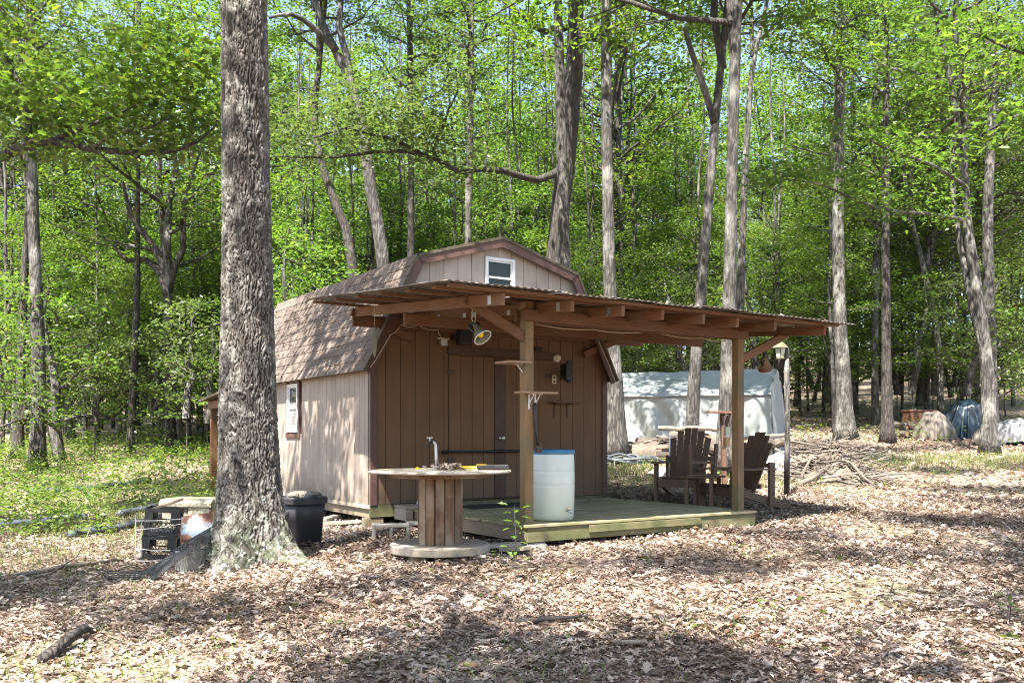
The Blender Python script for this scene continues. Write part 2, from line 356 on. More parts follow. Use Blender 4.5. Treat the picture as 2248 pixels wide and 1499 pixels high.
# ------------------------------------------------------------------ terrain: thin-plate surface through surveyed spots
GP = [(-3.6, 9.3, -.1), (-2.4, 8.2, .02), (-.67, 8.15, .1), (.15, 9.1, .09), (2.64, 10.6, .16), (3.3, 12.1, .25), (5.8, 16, .39), (11.2, 20, .68),
      (12.5, 24, .88), (9.8, 27, 1.24), (2.07, 17.5, .79), (-11.4, 22, .52), (-11.3, 30, 1.0), (-1.7, 11, .09), (-4.4, 15, .1), (-8, 12, -.12),
      (0, 2, -.12), (-5, 3, -.25), (5, 3, -.02), (7, 9, .12), (0, 24, .8), (5, 21, .8), (-20, 40, 1.5), (0, 45, 2.4), (22, 45, 3.2), (40, 60, 4.8), (0, 75, 4.6),
      (-40, 60, 2.8), (-30, 5, -.6), (30, 5, .3), (0, -20, -.3), (30, 25, 1.6), (-30, 25, .2), (0, 110, 11), (60, 110, 12), (-60, 110, 9), (17, 33, 1.9)]
_p = np.array(GP, float)
def _k(d): return np.where(d > 1e-9, d * d * np.log(np.maximum(d, 1e-9)), 0.0)
_n = len(_p); _A = np.zeros((_n + 3, _n + 3))
_A[:_n, :_n] = _k(np.hypot(_p[:, None, 0] - _p[None, :, 0], _p[:, None, 1] - _p[None, :, 1])) + np.eye(_n) * 0.6
_A[:_n, _n] = 1; _A[:_n, _n + 1:] = _p[:, :2]; _A[_n:, :_n] = _A[:_n, _n:].T
_w = np.linalg.solve(_A, np.r_[_p[:, 2], 0, 0, 0])
def gz(x, y):
    x = np.atleast_1d(np.asarray(x, float)); y = np.atleast_1d(np.asarray(y, float)); out = np.empty_like(x)
    for s in range(0, len(x), 40000):
        xs, ys = x[s:s + 40000], y[s:s + 40000]
        out[s:s + 40000] = _k(np.hypot(xs[:, None] - _p[None, :, 0], ys[:, None] - _p[None, :, 1])) @ _w[:_n] + _w[_n] + _w[_n + 1] * xs + _w[_n + 2] * ys
    return out
def relief(x, y): return 0.018 * np.sin(x * 3.1 + np.sin(y * 2.3) * 1.4) * np.sin(y * 2.7 + 1.3) + 0.01 * np.sin(x * 7.3 + y * 5.1)
def g(x, y): return float(gz(x, y)[0] + relief(np.array([x]), np.array([y]))[0])
def gpix(px, Y): X = (px - CX) * Y / F; return Vector((X, Y, g(X, Y)))

def np_mesh(name, V, Fc, mat, smooth=False):
    me = bpy.data.meshes.new(name); k = Fc.shape[1]
    me.vertices.add(len(V)); me.vertices.foreach_set('co', np.ascontiguousarray(V, np.float32).ravel())
    me.loops.add(Fc.size); me.loops.foreach_set('vertex_index', np.ascontiguousarray(Fc, np.int32).ravel())
    me.polygons.add(len(Fc)); me.polygons.foreach_set('loop_start', np.arange(0, Fc.size, k, dtype=np.int32))
    me.polygons.foreach_set('loop_total', np.full(len(Fc), k, np.int32))
    if smooth: me.polygons.foreach_set('use_smooth', np.ones(len(Fc), bool))
    me.materials.append(MAT[mat]); me.update(calc_edges=True); return me

def make_ground():
    t = np.linspace(-1, 1, 241); xs = np.sign(t) * (np.abs(t) * 18 + np.abs(t) ** 4 * 200)
    t2 = np.linspace(0, 1, 261); ys = -25 + 60 * t2 + 190 * t2 ** 5
    X, Y = np.meshgrid(xs, ys); x, y = X.ravel(), Y.ravel()
    xc, yc = np.clip(x, -60, 60), np.clip(y, -20, 110)
    z = gz(xc, yc) + relief(x, y)
    n = len(xs); j, i = np.meshgrid(np.arange(len(ys) - 1), np.arange(n - 1), indexing='ij'); a = (j * n + i).ravel()
    me = np_mesh('ground', np.c_[x, y, z], np.c_[a, a + 1, a + n + 1, a + n], 'forest_floor', True)
    structure(link('ground', me), 'sloping forest floor of brown earth under fallen leaves')
make_ground()

# ------------------------------------------------------------------ leaves by the thousand (numpy)
def leaf_geo(rs, C, L, W, up=1.0, tilt=0.6, fold=0.25, shape='diamond', yaw=None, curl=0.0):
    n = len(C); L = np.broadcast_to(L, (n,)); W = np.broadcast_to(W, (n,))
    nrm = np.c_[rs.normal(0, tilt, n), rs.normal(0, tilt, n), np.full(n, up)]; nrm /= np.linalg.norm(nrm, axis=1)[:, None]
    a = rs.uniform(0, 2 * np.pi, n) if yaw is None else yaw
    d = np.c_[np.cos(a), np.sin(a), np.zeros(n)]; d -= nrm * (d * nrm).sum(1)[:, None]; d /= np.linalg.norm(d, axis=1)[:, None]
    s = np.cross(nrm, d)
    if shape == 'diamond':
        pts = [(-.5, 0, 0), (.05, .5, fold), (.5, 0, 0), (.05, -.5, fold)]; faces = [(0, 2, 1), (0, 3, 2)]
    elif shape == 'blade':
        pts = [(-.5, -.5, 0), (-.5, .5, 0), (.5, 0, 0)]; faces = [(0, 1, 2)]
    else:   # lobed oak-like leaf
        pts = [(-.5, 0, 0), (-.22, .34, fold * .7), (-.08, .2, fold * .4), (.12, .5, fold), (.2, .24, fold * .5), (.5, 0, -fold * .3),
               (.2, -.24, fold * .5), (.12, -.5, fold), (-.08, -.2, fold * .4), (-.22, -.34, fold * .7)]
        faces = [(0, 2, 1), (0, 5, 2), (2, 4, 3), (2, 5, 4), (0, 9, 8), (0, 8, 5), (8, 7, 6), (8, 6, 5)]
    P = np.array(pts); k = len(P)
    cl = curl * (rs.uniform(-1, 1, n)) if curl else np.zeros(n)
    V = (C[:, None, :] + d[:, None, :] * (P[None, :, 0] * L[:, None])[..., None] + s[:, None, :] * (P[None, :, 1] * W[:, None])[..., None]
         + nrm[:, None, :] * (P[None, :, 2] * W[:, None] + cl[:, None] * (P[None, :, 0] ** 2) * L[:, None] * 2)[..., None])
    Fc = (np.arange(n)[:, None, None] * k + np.array(faces)[None]).reshape(-1, 3)
    return V.reshape(-1, 3), Fc

def spray_points(rs, anchors, n, sxy=.36, sz=.14):
    A = np.asarray(anchors, float); i = rs.randint(0, len(A), n)
    return A[i] + np.c_[rs.normal(0, sxy, n), rs.normal(0, sxy, n), rs.normal(0, sz, n)]

def grow(rs, H, Rr, nl, prof, rise=.45, mb=None, r0=.07, lead=True):
    """limbs of a crown standing on z=0; returns leaf anchors"""
    anch = []; mb = mb or MB()
    rng = random.Random(int(rs.randint(1e6)))
    if lead:
        pts = [(0, 0, -.4)]; x = y = 0
        for k in range(1, 8):
            x += rs.normal(0, .12); y += rs.normal(0, .12); pts.append((x, y, H * k / 7.3))
        mb.tube(pts, [r0 * 1.5 * (1 - k / 7.6) for k in range(8)], 7, False); anch += [pts[-1], pts[-2]]
    for i in range(nl):
        f = (i + rs.uniform(.1, .9)) / nl; z = H * f * .92; L = Rr * prof(f) * rs.uniform(.7, 1.15); a = i * 2.4 + rs.uniform(-.5, .5)
        p = Vector((0, 0, z)); d = Vector((math.cos(a), math.sin(a), rise * rs.uniform(.4, 1.5))).normalized(); pts = [p.copy()]
        for k in range(5):
            p = p + d * L / 5; d = (d + Vector(rs.normal(0, .2, 3)) + Vector((0, 0, .05))).normalized(); pts.append(p.copy())
        r = max(.012, r0 * (1 - f * .6) * min(1, L / 3))
        mb.tube(pts, [r * (1 - .16 * k) for k in range(6)], 5, False)
        for k in range(1, 6):
            for q in range(2 if L < 2 else 3):
                b = a + rs.choice([-1, 1]) * rs.uniform(.4, 1.3); l = rs.uniform(.25, .42) * L * (1.15 - .1 * k)
                e = pts[k] + Vector((math.cos(b) * l, math.sin(b) * l, rs.uniform(-.1, .35) * l))
                m = pts[k].lerp(e, .5) + Vector(rs.normal(0, .05, 3))
                mb.tube([pts[k], m, e], [r * .3, r * .22, r * .1], 3, False)
                anch += [tuple(m), tuple(e), tuple(e)]
    return anch, mb

CROWN = {}
def make_crown(key, seed, H, Rr, nl, nleaf, ll, prof, leaf, bark, sxy=.36, sz=.15, shape='diamond', rise=.45, tilt=.6, keep=1.0):
    rs = np.random.RandomState(seed); anch, mb = grow(rs, H, Rr, nl, prof, rise)
    if keep < 1: rs2 = np.random.RandomState(seed + 50); anch = [a for a in anch if rs2.rand() < keep]
    C = spray_points(rs, anch, nleaf, sxy, sz); L = ll * rs.uniform(.65, 1.3, nleaf)
    V, Fc = leaf_geo(rs, C, L, L * .58, 1.0, tilt, .22, shape)
    CROWN[key] = (np_mesh('crown_' + key, V, Fc, leaf), mesh_of(mb, bark, True, 'limbs_' + key), H)
bell = lambda f: .45 + 1.0 * math.sin(math.pi * min(1, .12 + f * .9)) * .55
cone = lambda f: 1.0 - .75 * f
dome = lambda f: .95 - .6 * f * f
make_crown('a', 1, 11, 4.3, 26, 8500, .16, bell, 'leaf_oak', 'bark_grey', .3, .14, keep=.45)
make_crown('b', 2, 12, 3.8, 28, 8500, .15, dome, 'leaf_bright', 'bark_grey', .3, .13, keep=.45)
make_crown('c', 3, 10, 4.6, 24, 8000, .16, bell, 'leaf_cool', 'bark_dark', .3, .14, keep=.45)
make_crown('d', 4, 13, 3.6, 30, 8250, .14, cone, 'leaf_bright', 'bark_pale', .28, .12, keep=.45)
make_crown('m', 5, 6.5, 2.7, 18, 5200, .12, dome, 'leaf_bright', 'bark_grey', .3, .09, rise=.2, keep=.7)
make_crown('n', 6, 6.0, 2.9, 16, 5000, .12, bell, 'leaf_oak', 'bark_grey', .3, .09, rise=.2, keep=.7)
make_crown('s', 7, 3.2, 1.5, 13, 1700, .10, dome, 'leaf_bright', 'bark_grey', .2, .06, rise=.25)
make_crown('t', 8, 2.6, 1.3, 11, 1300, .11, bell, 'leaf_cool', 'bark_grey', .2, .06, rise=.3)
make_crown('v', 9, 7.0, 5.4, 8, 12000, .15, dome, 'leaf_oak', 'bark_dark', .46, .28, keep=.1)          # open crowns of the shade trees
make_crown('w', 10, 6.5, 5.6, 7, 11000, .15, bell, 'leaf_bright', 'bark_dark', .46, .28, keep=.105)

def crown_on(parent, key, loc, rz, scl):
    a, b, H = CROWN[key]
    c = link('crown', a, parent, loc, (0, 0, rz), scl); link('branches', b, c)
    return c

def trunk_mb(pts, rad, n=14, seed=0, flare=True):
    """smooth tapering trunk through the points (base first)"""
    rng = random.Random(seed); P = [Vector(p) for p in pts]; out = []; rr = []
    for i in range(len(P) - 1):
        p0, p1, p2, p3 = P[max(i - 1, 0)], P[i], P[i + 1], P[min(i + 2, len(P) - 1)]
        m = max(2, int((p2 - p1).length / .45))
        for k in range(m):
            t = k / m
            q = 0.5 * ((2 * p1) + (p2 - p0) * t + (2 * p0 - 5 * p1 + 4 * p2 - p3) * t * t + (3 * p1 - p0 - 3 * p2 + p3) * t ** 3)
            out.append(q); rr.append(rad[i] + (rad[i + 1] - rad[i]) * t)
    out.append(P[-1]); rr.append(rad[-1])
    if flare:
        z0 = out[0].z
        rr = [r * (1 + .55 * math.exp(-max(0, q.z - z0 - .12) / .22)) for q, r in zip(out, rr)]
    return MB().tube(out, rr, n, True, .1, rng)

def pix_tree(name, label, path, Y, width, bark, crown=None, crown_z=None, cs=1.0, top=None, limbs=(), group=None, ground_y=None, leafkey=None, seed=1):
    """tree measured in the photograph: path of picture points (base first) at depth Y, trunk widths in picture pixels"""
    pts = [at(px, py, Y) for px, py in path]; base = pts[0].copy()
    base.z = g(base.x, base.y) - .05; pts[0] = base
    rad = [wd * Y / F / 2 for wd in width]
    top = top or 15.0
    d = (pts[-1] - pts[-2]).normalized()
    if pts[-1].z < top:
        e = pts[-1] + d * ((top - pts[-1].z) / max(d.z, .4)); pts.append(e); rad.append(rad[-1] * .35)
    root = thing(name, label, 'tree', base, 0, group)
    loc = [p - base for p in pts]
    obj('trunk', trunk_mb(loc, rad, 16, seed), bark, root, smooth=True)
    for lp, lr in limbs:
        q = [at(*a) - base for a in lp]; obj('limb', trunk_mb(q, lr, 9, seed + 3, False), bark, root, smooth=True)
    if crown:
        zc = crown_z if crown_z is not None else top * .42
        if Y > 19 and crown in 'abcd': cs *= .74; zc += 1.5
        # place the crown on the trunk at that height
        k = min(range(len(loc)), key=lambda i: abs(loc[i].z - zc)); j = max(1, k)
        a, b = loc[j - 1], loc[j]; t = max(0, min(1, (zc - a.z) / max(.01, b.z - a.z))); c = a.lerp(b, t)
        crown_on(root, crown, (c.x, c.y, zc), seed * 1.7, cs)
    return root

def leafy(parent, name, anchors, n, ll, leaf, seed, sxy=.25, sz=.1, shape='lobed', tilt=.5):
    rs = np.random.RandomState(seed); C = spray_points(rs, anchors, n, sxy, sz); L = ll * rs.uniform(.6, 1.3, n)
    V, Fc = leaf_geo(rs, C, L, L * .62, 1, tilt, .2, shape)
    return link(name, np_mesh(name, V, Fc, leaf), parent)

# ================================================================== the shed (local x along the front wall, y into the shed)
RZ = R(33.4); SA = Vector((-1.71, 11.0, 0.0))
U = Vector((math.cos(RZ), math.sin(RZ), 0)); Vv = Vector((-math.sin(RZ), math.cos(RZ), 0))
def SL(s, d, z): return SA + U * s - Vv * d + Vector((0, 0, z))       # shed frame to world; d counts from the front wall towards the camera
W_, D_, ZB, ZE, ZK, ZP, XK = 3.66, 4.88, 0.377, 2.02, 3.40, 3.745, 0.632
def ztop(x):
    x = min(x, W_ - x); return ZE + .14 + (ZK - ZE - .14) * x / XK if x < XK else ZK + (ZP - ZK) * (x - XK) / (W_ / 2 - XK)
shed = thing('shed', 'brown gambrel-roofed storage shed with vertical grooved siding and double doors', 'shed', SA, RZ)
S = Matrix
front = obj('front_wall', MB().prism([(0, ZB), (W_, ZB), (W_, ztop(W_)), (W_ - XK, ZK), (W_ / 2, ZP), (XK, ZK), (0, ztop(0))], .012, .06), 'groove', shed)
bw = W_ / 18
DX0, DX1, DZ = 1.085, 2.655, 2.24
def board(x0, x1, z0, parent, y0=0.0, y1=.012, mat='siding_shaded'):
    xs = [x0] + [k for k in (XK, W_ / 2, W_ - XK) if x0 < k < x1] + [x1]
    ZJ = 2.72                                                   # boards split at the patio roof: sunlight painted into those above, shade into those below
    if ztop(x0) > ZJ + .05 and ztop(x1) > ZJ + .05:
        obj('siding_board', MB().prism([(x0, ZJ + .003), (x1, ZJ + .003)] + [(x, ztop(x)) for x in reversed(xs)], y0 - .001, y1), 'siding_lit', parent)
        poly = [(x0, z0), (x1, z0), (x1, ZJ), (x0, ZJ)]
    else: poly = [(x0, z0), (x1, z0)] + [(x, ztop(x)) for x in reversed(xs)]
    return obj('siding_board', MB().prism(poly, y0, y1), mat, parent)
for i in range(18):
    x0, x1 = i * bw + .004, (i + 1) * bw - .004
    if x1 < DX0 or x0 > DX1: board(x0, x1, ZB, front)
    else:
        if x0 < DX0: obj('siding_board', MB().box(x0, DX0 - .006, 0, .012, ZB, DZ), 'siding_shaded', front)
        if x1 > DX1: obj('siding_board', MB().box(DX1 + .006, x1, 0, .012, ZB, DZ), 'siding_shaded', front)
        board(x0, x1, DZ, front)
# doors
for side in (0, 1):
    a, b = (DX0, 1.765) if side == 0 else (1.935, DX1)
    dr = obj('door', MB().box(a, b, -.004, .012, ZB + .03, DZ - .01), 'groove', shed)
    k = 4
    for q in range(k):
        obj('siding_board', MB().box(a + (b - a) * q / k + .003, a + (b - a) * (q + 1) / k - .003, -.014, -.004, ZB + .03, DZ - .012), 'siding_shaded', dr)
    hx = a + .03 if side == 0 else b - .03
    for hz in (.9, 2.02):
        obj('hinge', MB().box(hx - .05, hx + .05, -.019, -.014, hz - .03, hz + .03).tube([(hx - .05 * (1 - 2 * side), -.022, hz - .05), (hx - .05 * (1 - 2 * side), -.022, hz + .05)], .008, 6), 'trim_dark', dr)
obj('door_trim', MB().box(1.768, 1.932, -.022, .01, ZB + .02, DZ - .01), 'trim_dark', shed, bevel=.003)
obj('door_header', MB().box(DX0 - .02, DX1 + .04, -.03, .0, DZ + .005, DZ + .1), 'trim_dark', shed, bevel=.003)
kn = obj('door_knob', MB().lathe([(.03, 0), (.03, .006), (.012, .008), (.012, .04), (.028, .045), (.03, .06), (.02, .072)], 16), 'galvanised', shed, (1.86, -.022, 1.18), (R(90), 0, 0), smooth=True)
# side walls
lw = obj('side_wall', MB().box(.012, .06, .06, D_, ZB, ZE + .12), 'groove', shed)
WY0, WY1, WZ0, WZ1 = 2.37, 2.90, 1.24, 1.98
nb = 32; sb = D_ / nb
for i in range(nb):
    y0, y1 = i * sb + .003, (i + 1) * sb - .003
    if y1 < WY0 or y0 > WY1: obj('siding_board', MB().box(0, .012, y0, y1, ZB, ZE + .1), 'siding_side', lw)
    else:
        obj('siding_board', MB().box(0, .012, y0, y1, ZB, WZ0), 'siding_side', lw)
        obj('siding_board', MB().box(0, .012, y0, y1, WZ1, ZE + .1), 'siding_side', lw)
obj('side_wall', MB().box(W_ - .06, W_, .06, D_, ZB, ZE + .12), 'siding_shaded', shed)
obj('back_wall', MB().prism([(.06, ZB), (W_ - .06, ZB), (W_ - .06, ztop(.1)), (W_ - XK, ZK), (W_ / 2, ZP), (XK, ZK), (.06, ztop(.1))], D_ - .06, D_ - .002), 'siding_shaded', shed)
obj('floor', MB().box(.03, W_ - .03, .08, D_ - .08, ZB + .01, ZB + .05), 'groove', shed)
# corner and rake trim
for x0, x1 in ((-.004, .085), (W_ - .085, W_ + .004)):
    obj('corner_trim', MB().box(x0, x1, -.02, -.001, ZB - .01, ZE + .1), 'trim_brown', shed, bevel=.003)
GO = .11
out = [(-.1, 1.98), (XK - .03, ZK + .015), (W_ / 2, ZP + .03), (W_ - XK + .03, ZK + .015), (W_ + .1, 1.98)]
def rake(p, q, wd=.1):
    d = Vector((q[0] - p[0], q[1] - p[1])).normalized(); n = Vector((d.y, -d.x))
    if n.y > 0: n = -n
    return [p, q, (q[0] + n.x * wd, q[1] + n.y * wd), (p[0] + n.x * wd, p[1] + n.y * wd)]
for p, q in zip(out[:-1], out[1:]): obj('rake_trim', MB().prism(rake(p, q), -GO, -GO + .022), 'trim_brown', shed, bevel=.002)
# roof slabs and shingles
def slab(p, q, th=.03):
    d = Vector((q[0] - p[0], q[1] - p[1])).normalized(); n = Vector((-d.y, d.x))
    if n.y < 0: n = -n
    return [p, q, (q[0] + n.x * th, q[1] + n.y * th), (p[0] + n.x * th, p[1] + n.y * th)], d, n
YR0, YR1 = -GO - .012, D_ + .1
roof_parts = []
for p, q in zip(out[:-1], out[1:]):
    poly, d, n = slab(p, q); roof_parts.append((obj('roof', MB().prism(poly, YR0, YR1), 'shingle_edge', shed), p, q, d, n))
rng = random.Random(5)
for ri, (ro, p, q, d, n) in enumerate(roof_parts):
    low = ri in (0, 3); L = math.hypot(q[0] - p[0], q[1] - p[1]); nc = 11 if low else 8; ex = L / nc
    if ri in (2, 3): p, d = q, -d
    d3 = Vector((d.x, 0, d.y)); n3 = Vector((n.x, 0, n.y)); mats = []
    if ri == 0:
        tw = (YR1 - YR0) / 17
        tab = MB().box(-tw / 2 + .004, tw / 2 - .004, 0, ex * 1.22, 0, .007); shm = mesh_of(tab, 'shingle', False, 'shingle'); recalc(shm)
    bulk = MB()
    for c in range(nc):
        if ri != 0:
            a = Vector((p[0], 0, p[1])) + d3 * (c * ex) + n3 * .034; b = a + d3 * ex * 1.1 - n3 * .004
            bulk.add([(a.x, YR0, a.z), (a.x, YR1, a.z), (b.x, YR1, b.z), (b.x, YR0, b.z)], [(0, 1, 2, 3)]); continue
        for k in range(17 + c % 2):
            y = YR0 + tw * (k + .5) - (tw / 2 if c % 2 else 0)
            if y > YR1: continue
            o = Vector((p[0], y, p[1])) + d3 * (c * ex - .012) + n3 * (.033 + rng.uniform(0, .003))
            o.y += rng.uniform(-.004, .004)
            X = Vector((0, 1, 0)); Yy = (d3 - n3 * .05).normalized(); Z = X.cross(Yy).normalized()
            if Z.dot(n3) < 0: X = -X; Z = -Z
            so_ = link('shingle', shm, ro); so_.matrix_local = Matrix(((X.x, Yy.x, Z.x, o.x), (X.y, Yy.y, Z.y, o.y), (X.z, Yy.z, Z.z, o.z), (0, 0, 0, 1)))
            if (k == 0 or k >= 16) and c % 2: so_.scale = (.55, 1, 1); so_.location.y += .06 if k == 0 else -.06
    if ri != 0: obj('shingle_courses', bulk, 'shingle', ro, solid=.008)
# windows
def window(name, parent, w, h, blinds=False):
    r = obj(name, MB().box(-w / 2, w / 2, .0, .02, 0, h), 'window_glass', parent)
    fr = MB(); t = .035
    for a in ((-w / 2, -w / 2 + t, 0, h), (w / 2 - t, w / 2, 0, h), (-w / 2 + t, w / 2 - t, 0, t), (-w / 2 + t, w / 2 - t, h - t, h)): fr.box(a[0], a[1], -.035, -.002, a[2], a[3])
    obj('frame', fr, 'white_paint', r, bevel=.003)
    sh = MB(); t2 = .022
    for z0, z1, y in ((t, h / 2 + .012, -.018), (h / 2 - .012, h - t, -.011)):
        sh.box(-w / 2 + t, -w / 2 + t + t2, y, y + .012, z0, z1).box(w / 2 - t - t2, w / 2 - t, y, y + .012, z0, z1)
        sh.box(-w / 2 + t + t2, w / 2 - t - t2, y, y + .012, z0, z0 + t2).box(-w / 2 + t + t2, w / 2 - t - t2, y, y + .012, z1 - t2, z1)
    obj('sash', sh, 'white_paint', r)
    if blinds:
        b = MB(); z = t + .03
        while z < h * .62: b.bar((-w / 2 + t + t2, -.003, z), (w / 2 - t - t2, -.003, z), .004, .014); z += .021
        obj('blind', b, 'wire_white', r)
    return r
gw = window('gable_window', shed, .46, .52); gw.location = (1.846, -.005, 3.02)
sw = window('side_window', shed, WY1 - WY0 - .1, WZ1 - WZ0 - .04, True); sw.location = (.01, (WY0 + WY1) / 2, WZ0 + .02); sw.rotation_euler = (0, 0, R(-90))
obj('window_trim', MB().box(-.016, .008, WY0 - .01, WY0 + .06, WZ0 - .05, WZ1 + .02).box(-.016, .008, WY1 - .06, WY1 + .01, WZ0 - .05, WZ1 + .02).box(-.018, .008, WY0 - .02, WY1 + .02, WZ0 - .06, WZ0 + .005), 'trim_brown', shed)
# skids, blocks under the floor
for x in (.02, 1.75, W_ - .12): obj('skid', MB().box(x, x + .1, .02, D_ - .02, ZB - .16, ZB - .004), 'rim_wood_y', shed)
obj('skid_plate', MB().box(-.01, .03, .0, D_, ZB - .05, ZB - .003), 'grey_wood', shed)
obj('front_joist', MB().box(0, W_, -.01, .03, ZB - .15, ZB - .006), 'rim_wood', shed)
for x, y in ((.08, .1), (.08, 1.9), (.08, 3.6), (1.8, .15), (3.5, .15)):
    p = SL(x, -y, 0); gb = g(p.x, p.y)
    obj('support_block', MB().box(x - .1, x + .1, y - .1, y + .1, gb - .05, ZB - .165), 'rim_wood_y', shed, bevel=.004)
# lean-to behind
lt = thing('lean_to', 'low wooden lean-to peeking out behind the shed and the big trunk', 'lean-to', SL(0, -D_ - .1, 0), RZ)
obj('roof', MB().add([(-.2, .02, 2.02), (2.4, .02, 2.1), (2.4, 1.95, 1.9), (-.2, 1.95, 1.86)], [(0, 1, 2, 3)]), 'shingle_edge', lt, solid=.04)
for y in (.1, 1.8): obj('post', MB().box(-.04, .06, y, y + .1, -.0, 1.85), 'rafter_y', lt)
obj('side_board', MB().box(-.07, -.045, .05, 1.93, 1.7, 1.84), 'rafter_y', lt)
obj('back_panel', MB().box(.1, 2.3, 1.5, 1.54, .15, 1.8), 'groove', lt)

# ================================================================== patio cover on the front
pc = thing('patio_cover', 'open wooden patio cover with corrugated metal roof over the shed front', 'patio cover', SA, RZ)
def zr(d): return 2.78 - .078 * d
SX0, SX1, DF = -.82, 4.58, 3.40
ns = 9; swd = (SX1 - SX0) / ns; rng = random.Random(3)
for k in range(ns):
    a, b = SX0 + k * swd - .03, SX0 + (k + 1) * swd + .03; n = 40; dd = DF + rng.uniform(-.03, .05); lift = .009 * (k % 2) + rng.uniform(0, .006)
    def f(u, v, a=a, b=b, dd=dd, lift=lift, k=k):
        x = a + (b - a) * u; d = .03 + (dd - .03) * v
        sag = .014 * math.sin(v * 9 + k) * (1 if k in (0, 8) else .4)
        return (x, -d, zr(d) + lift + .006 * math.sin(2 * math.pi * x / .076) + sag * (abs(v - .5) * 1.2))
    obj('roof_sheet', MB().grid(f, n, 8), 'sheet_metal', pc, smooth=True, solid=.002)
for d in (.12, .72, 1.3, 1.88, 2.46, 2.98, 3.26): obj('purlin', MB().bar((SX0 + .07, -d, zr(d) - .026), (SX1 - .12, -d, zr(d) - .026), .085, .022, (0, 0, 1)), 'rafter_x', pc)
RA = (-.2, .576, 1.195, 1.716, 2.29, 2.80, 3.394, 4.25)
for i, s in enumerate(RA):
    d0, d1 = .0 if i else -.05, 3.27
    d0 = max(d0, .055); z0, z1 = zr(d0) - .038 - .06, zr(d1) - .038 - .06
    r = obj('rafter', MB().bar((s, -d0, z0), (s, -d1, z1), .042, .105), 'rafter_y', pc, bevel=.004)
    if i < 3: obj('tie_plate', MB().box(s - .024, s - .022, -3.1, -3.04, zr(3.07) - .14, zr(3.07) - .06), 'galvanised', r)
    if i == 1:
        for d in (.5, .7, 1.3, 1.5, 2.2, 2.4): obj('tie_plate', MB().box(s - .024, s - .0215, -d - .03, -d + .03, zr(d) - .15, zr(d) - .1), 'galvanised', r)
obj('ledger', MB().bar((-.24, -.03, zr(0) - .2), (4.3, -.03, zr(0) - .2), .045, .14), 'rafter_x', pc, bevel=.004)
PZ = .337
for s in (.475, 3.47):
    obj('post', MB().box(s - .05, s + .05, -2.7, -2.6, PZ, zr(2.65) - .04), 'lumber_z', pc, bevel=.004)
obj('beam', MB().bar((.38, -2.585, 2.395), (3.6, -2.585, 2.395), .042, .118).bar((.38, -2.722, 2.392), (3.55, -2.722, 2.392), .04, .115), 'rafter_x', pc, bevel=.004)
obj('beam', MB().bar((-.2, -1.3, zr(1.3) - .22), (4.25, -1.3, zr(1.3) - .22), .042, .12), 'rafter_x', pc, bevel=.004)
def brace(a, b): obj('brace', MB().bar(a, b, .042, .095), 'rafter_x', pc, bevel=.004)
brace((.54, -.045, 2.40), (-.26, -.045, 2.68)); brace((3.22, -.045, 2.34), (4.12, -.045, 2.69))
brace((.47, -2.66, 2.16), (-.24, -2.66, 2.5)); brace((3.5, -2.66, 2.10), (4.3, -2.66, 2.44))

# ================================================================== deck
dk = thing('deck', 'low weathered wooden deck of long boards before the shed doors', 'deck', SA, RZ)
DS0, DS1, DD = .40, 3.62, 2.80
nbd = 19; bwid = (DD - .03) / nbd; rng = random.Random(8)
for k in range(nbd):
    y1 = -.03 - k * bwid; y0 = y1 - bwid + .006; j = rng.uniform(-.012, .012)
    obj('deck_board', MB().box(DS0 + j - .02, DS1 + rng.uniform(-.015, .015) + .02, y0, y1, .309 + rng.uniform(-.002, .002), .335 + rng.uniform(-.002, .002)), 'deck_wood', dk, bevel=.003)
obj('rim_joist', MB().box(DS0, DS1, -DD + .02, -DD + .058, .165, .307), 'rim_wood', dk, bevel=.004)
obj('fascia_board', MB().box(DS0 + .75, DS1 - .9, -DD - .005, -DD + .018, .225, .3), 'rim_wood', dk, bevel=.003)
obj('rim_joist', MB().box(DS0, DS0 + .038, -DD + .062, -.05, .165, .307), 'rim_wood_y', dk, bevel=.004)
obj('rim_joist', MB().box(DS1 - .038, DS1, -DD + .062, -.05, .165, .307), 'rim_wood_y', dk, bevel=.004)
for x in (1.2, 2.0, 2.8): obj('joist', MB().box(x, x + .038, -DD + .062, -.05, .165, .307), 'rim_wood_y', dk)
stp = thing('timber_step', 'short grey timber step beside the deck at the shed corner', 'step', SL(.28, .24, 0), RZ)
obj('tread', MB().box(0, .36, -.16, .16, .338, .374), 'grey_wood', stp, bevel=.004); obj('riser', MB().box(.0, .1, -.155, .155, .2, .336), 'grey_wood', stp, bevel=.004)
for i, (s, d, lb) in enumerate(((.52, 2.66, 'pale concrete pier block under the near deck corner'), (3.45, 2.68, 'concrete pier block under the right deck corner'))):
    p = SL(s, d, 0); gb = g(p.x, p.y)
    t = thing('pier_block', lb, 'pier block', (p.x, p.y, gb - .03), RZ, 'concrete piers under the deck'); hh = .163 - gb + .03
    obj('base', MB().add([(-.15, -.15, 0), (.15, -.15, 0), (.15, .15, 0), (-.15, .15, 0), (-.1, -.1, hh), (.1, -.1, hh), (.1, .1, hh), (-.1, .1, hh)],
        [(0, 3, 2, 1), (4, 5, 6, 7), (0, 1, 5, 4), (1, 2, 6, 5), (2, 3, 7, 6), (3, 0, 4, 7)]), 'concrete', t, bevel=.01)
p = SL(1.47, .56, 0); m_ = MB().grid(lambda u, v: ((u - .5) * 1.0, (v - .5) * .5, .004 * math.sin(u * 11) * math.sin(v * 6) + .344), 24, 12)
tag(obj('doormat', m_, 'rubber', None, (p.x, p.y, 0), (0, 0, RZ), solid=.012), 'black rubber doormat lying on the deck before the doors', 'doormat')

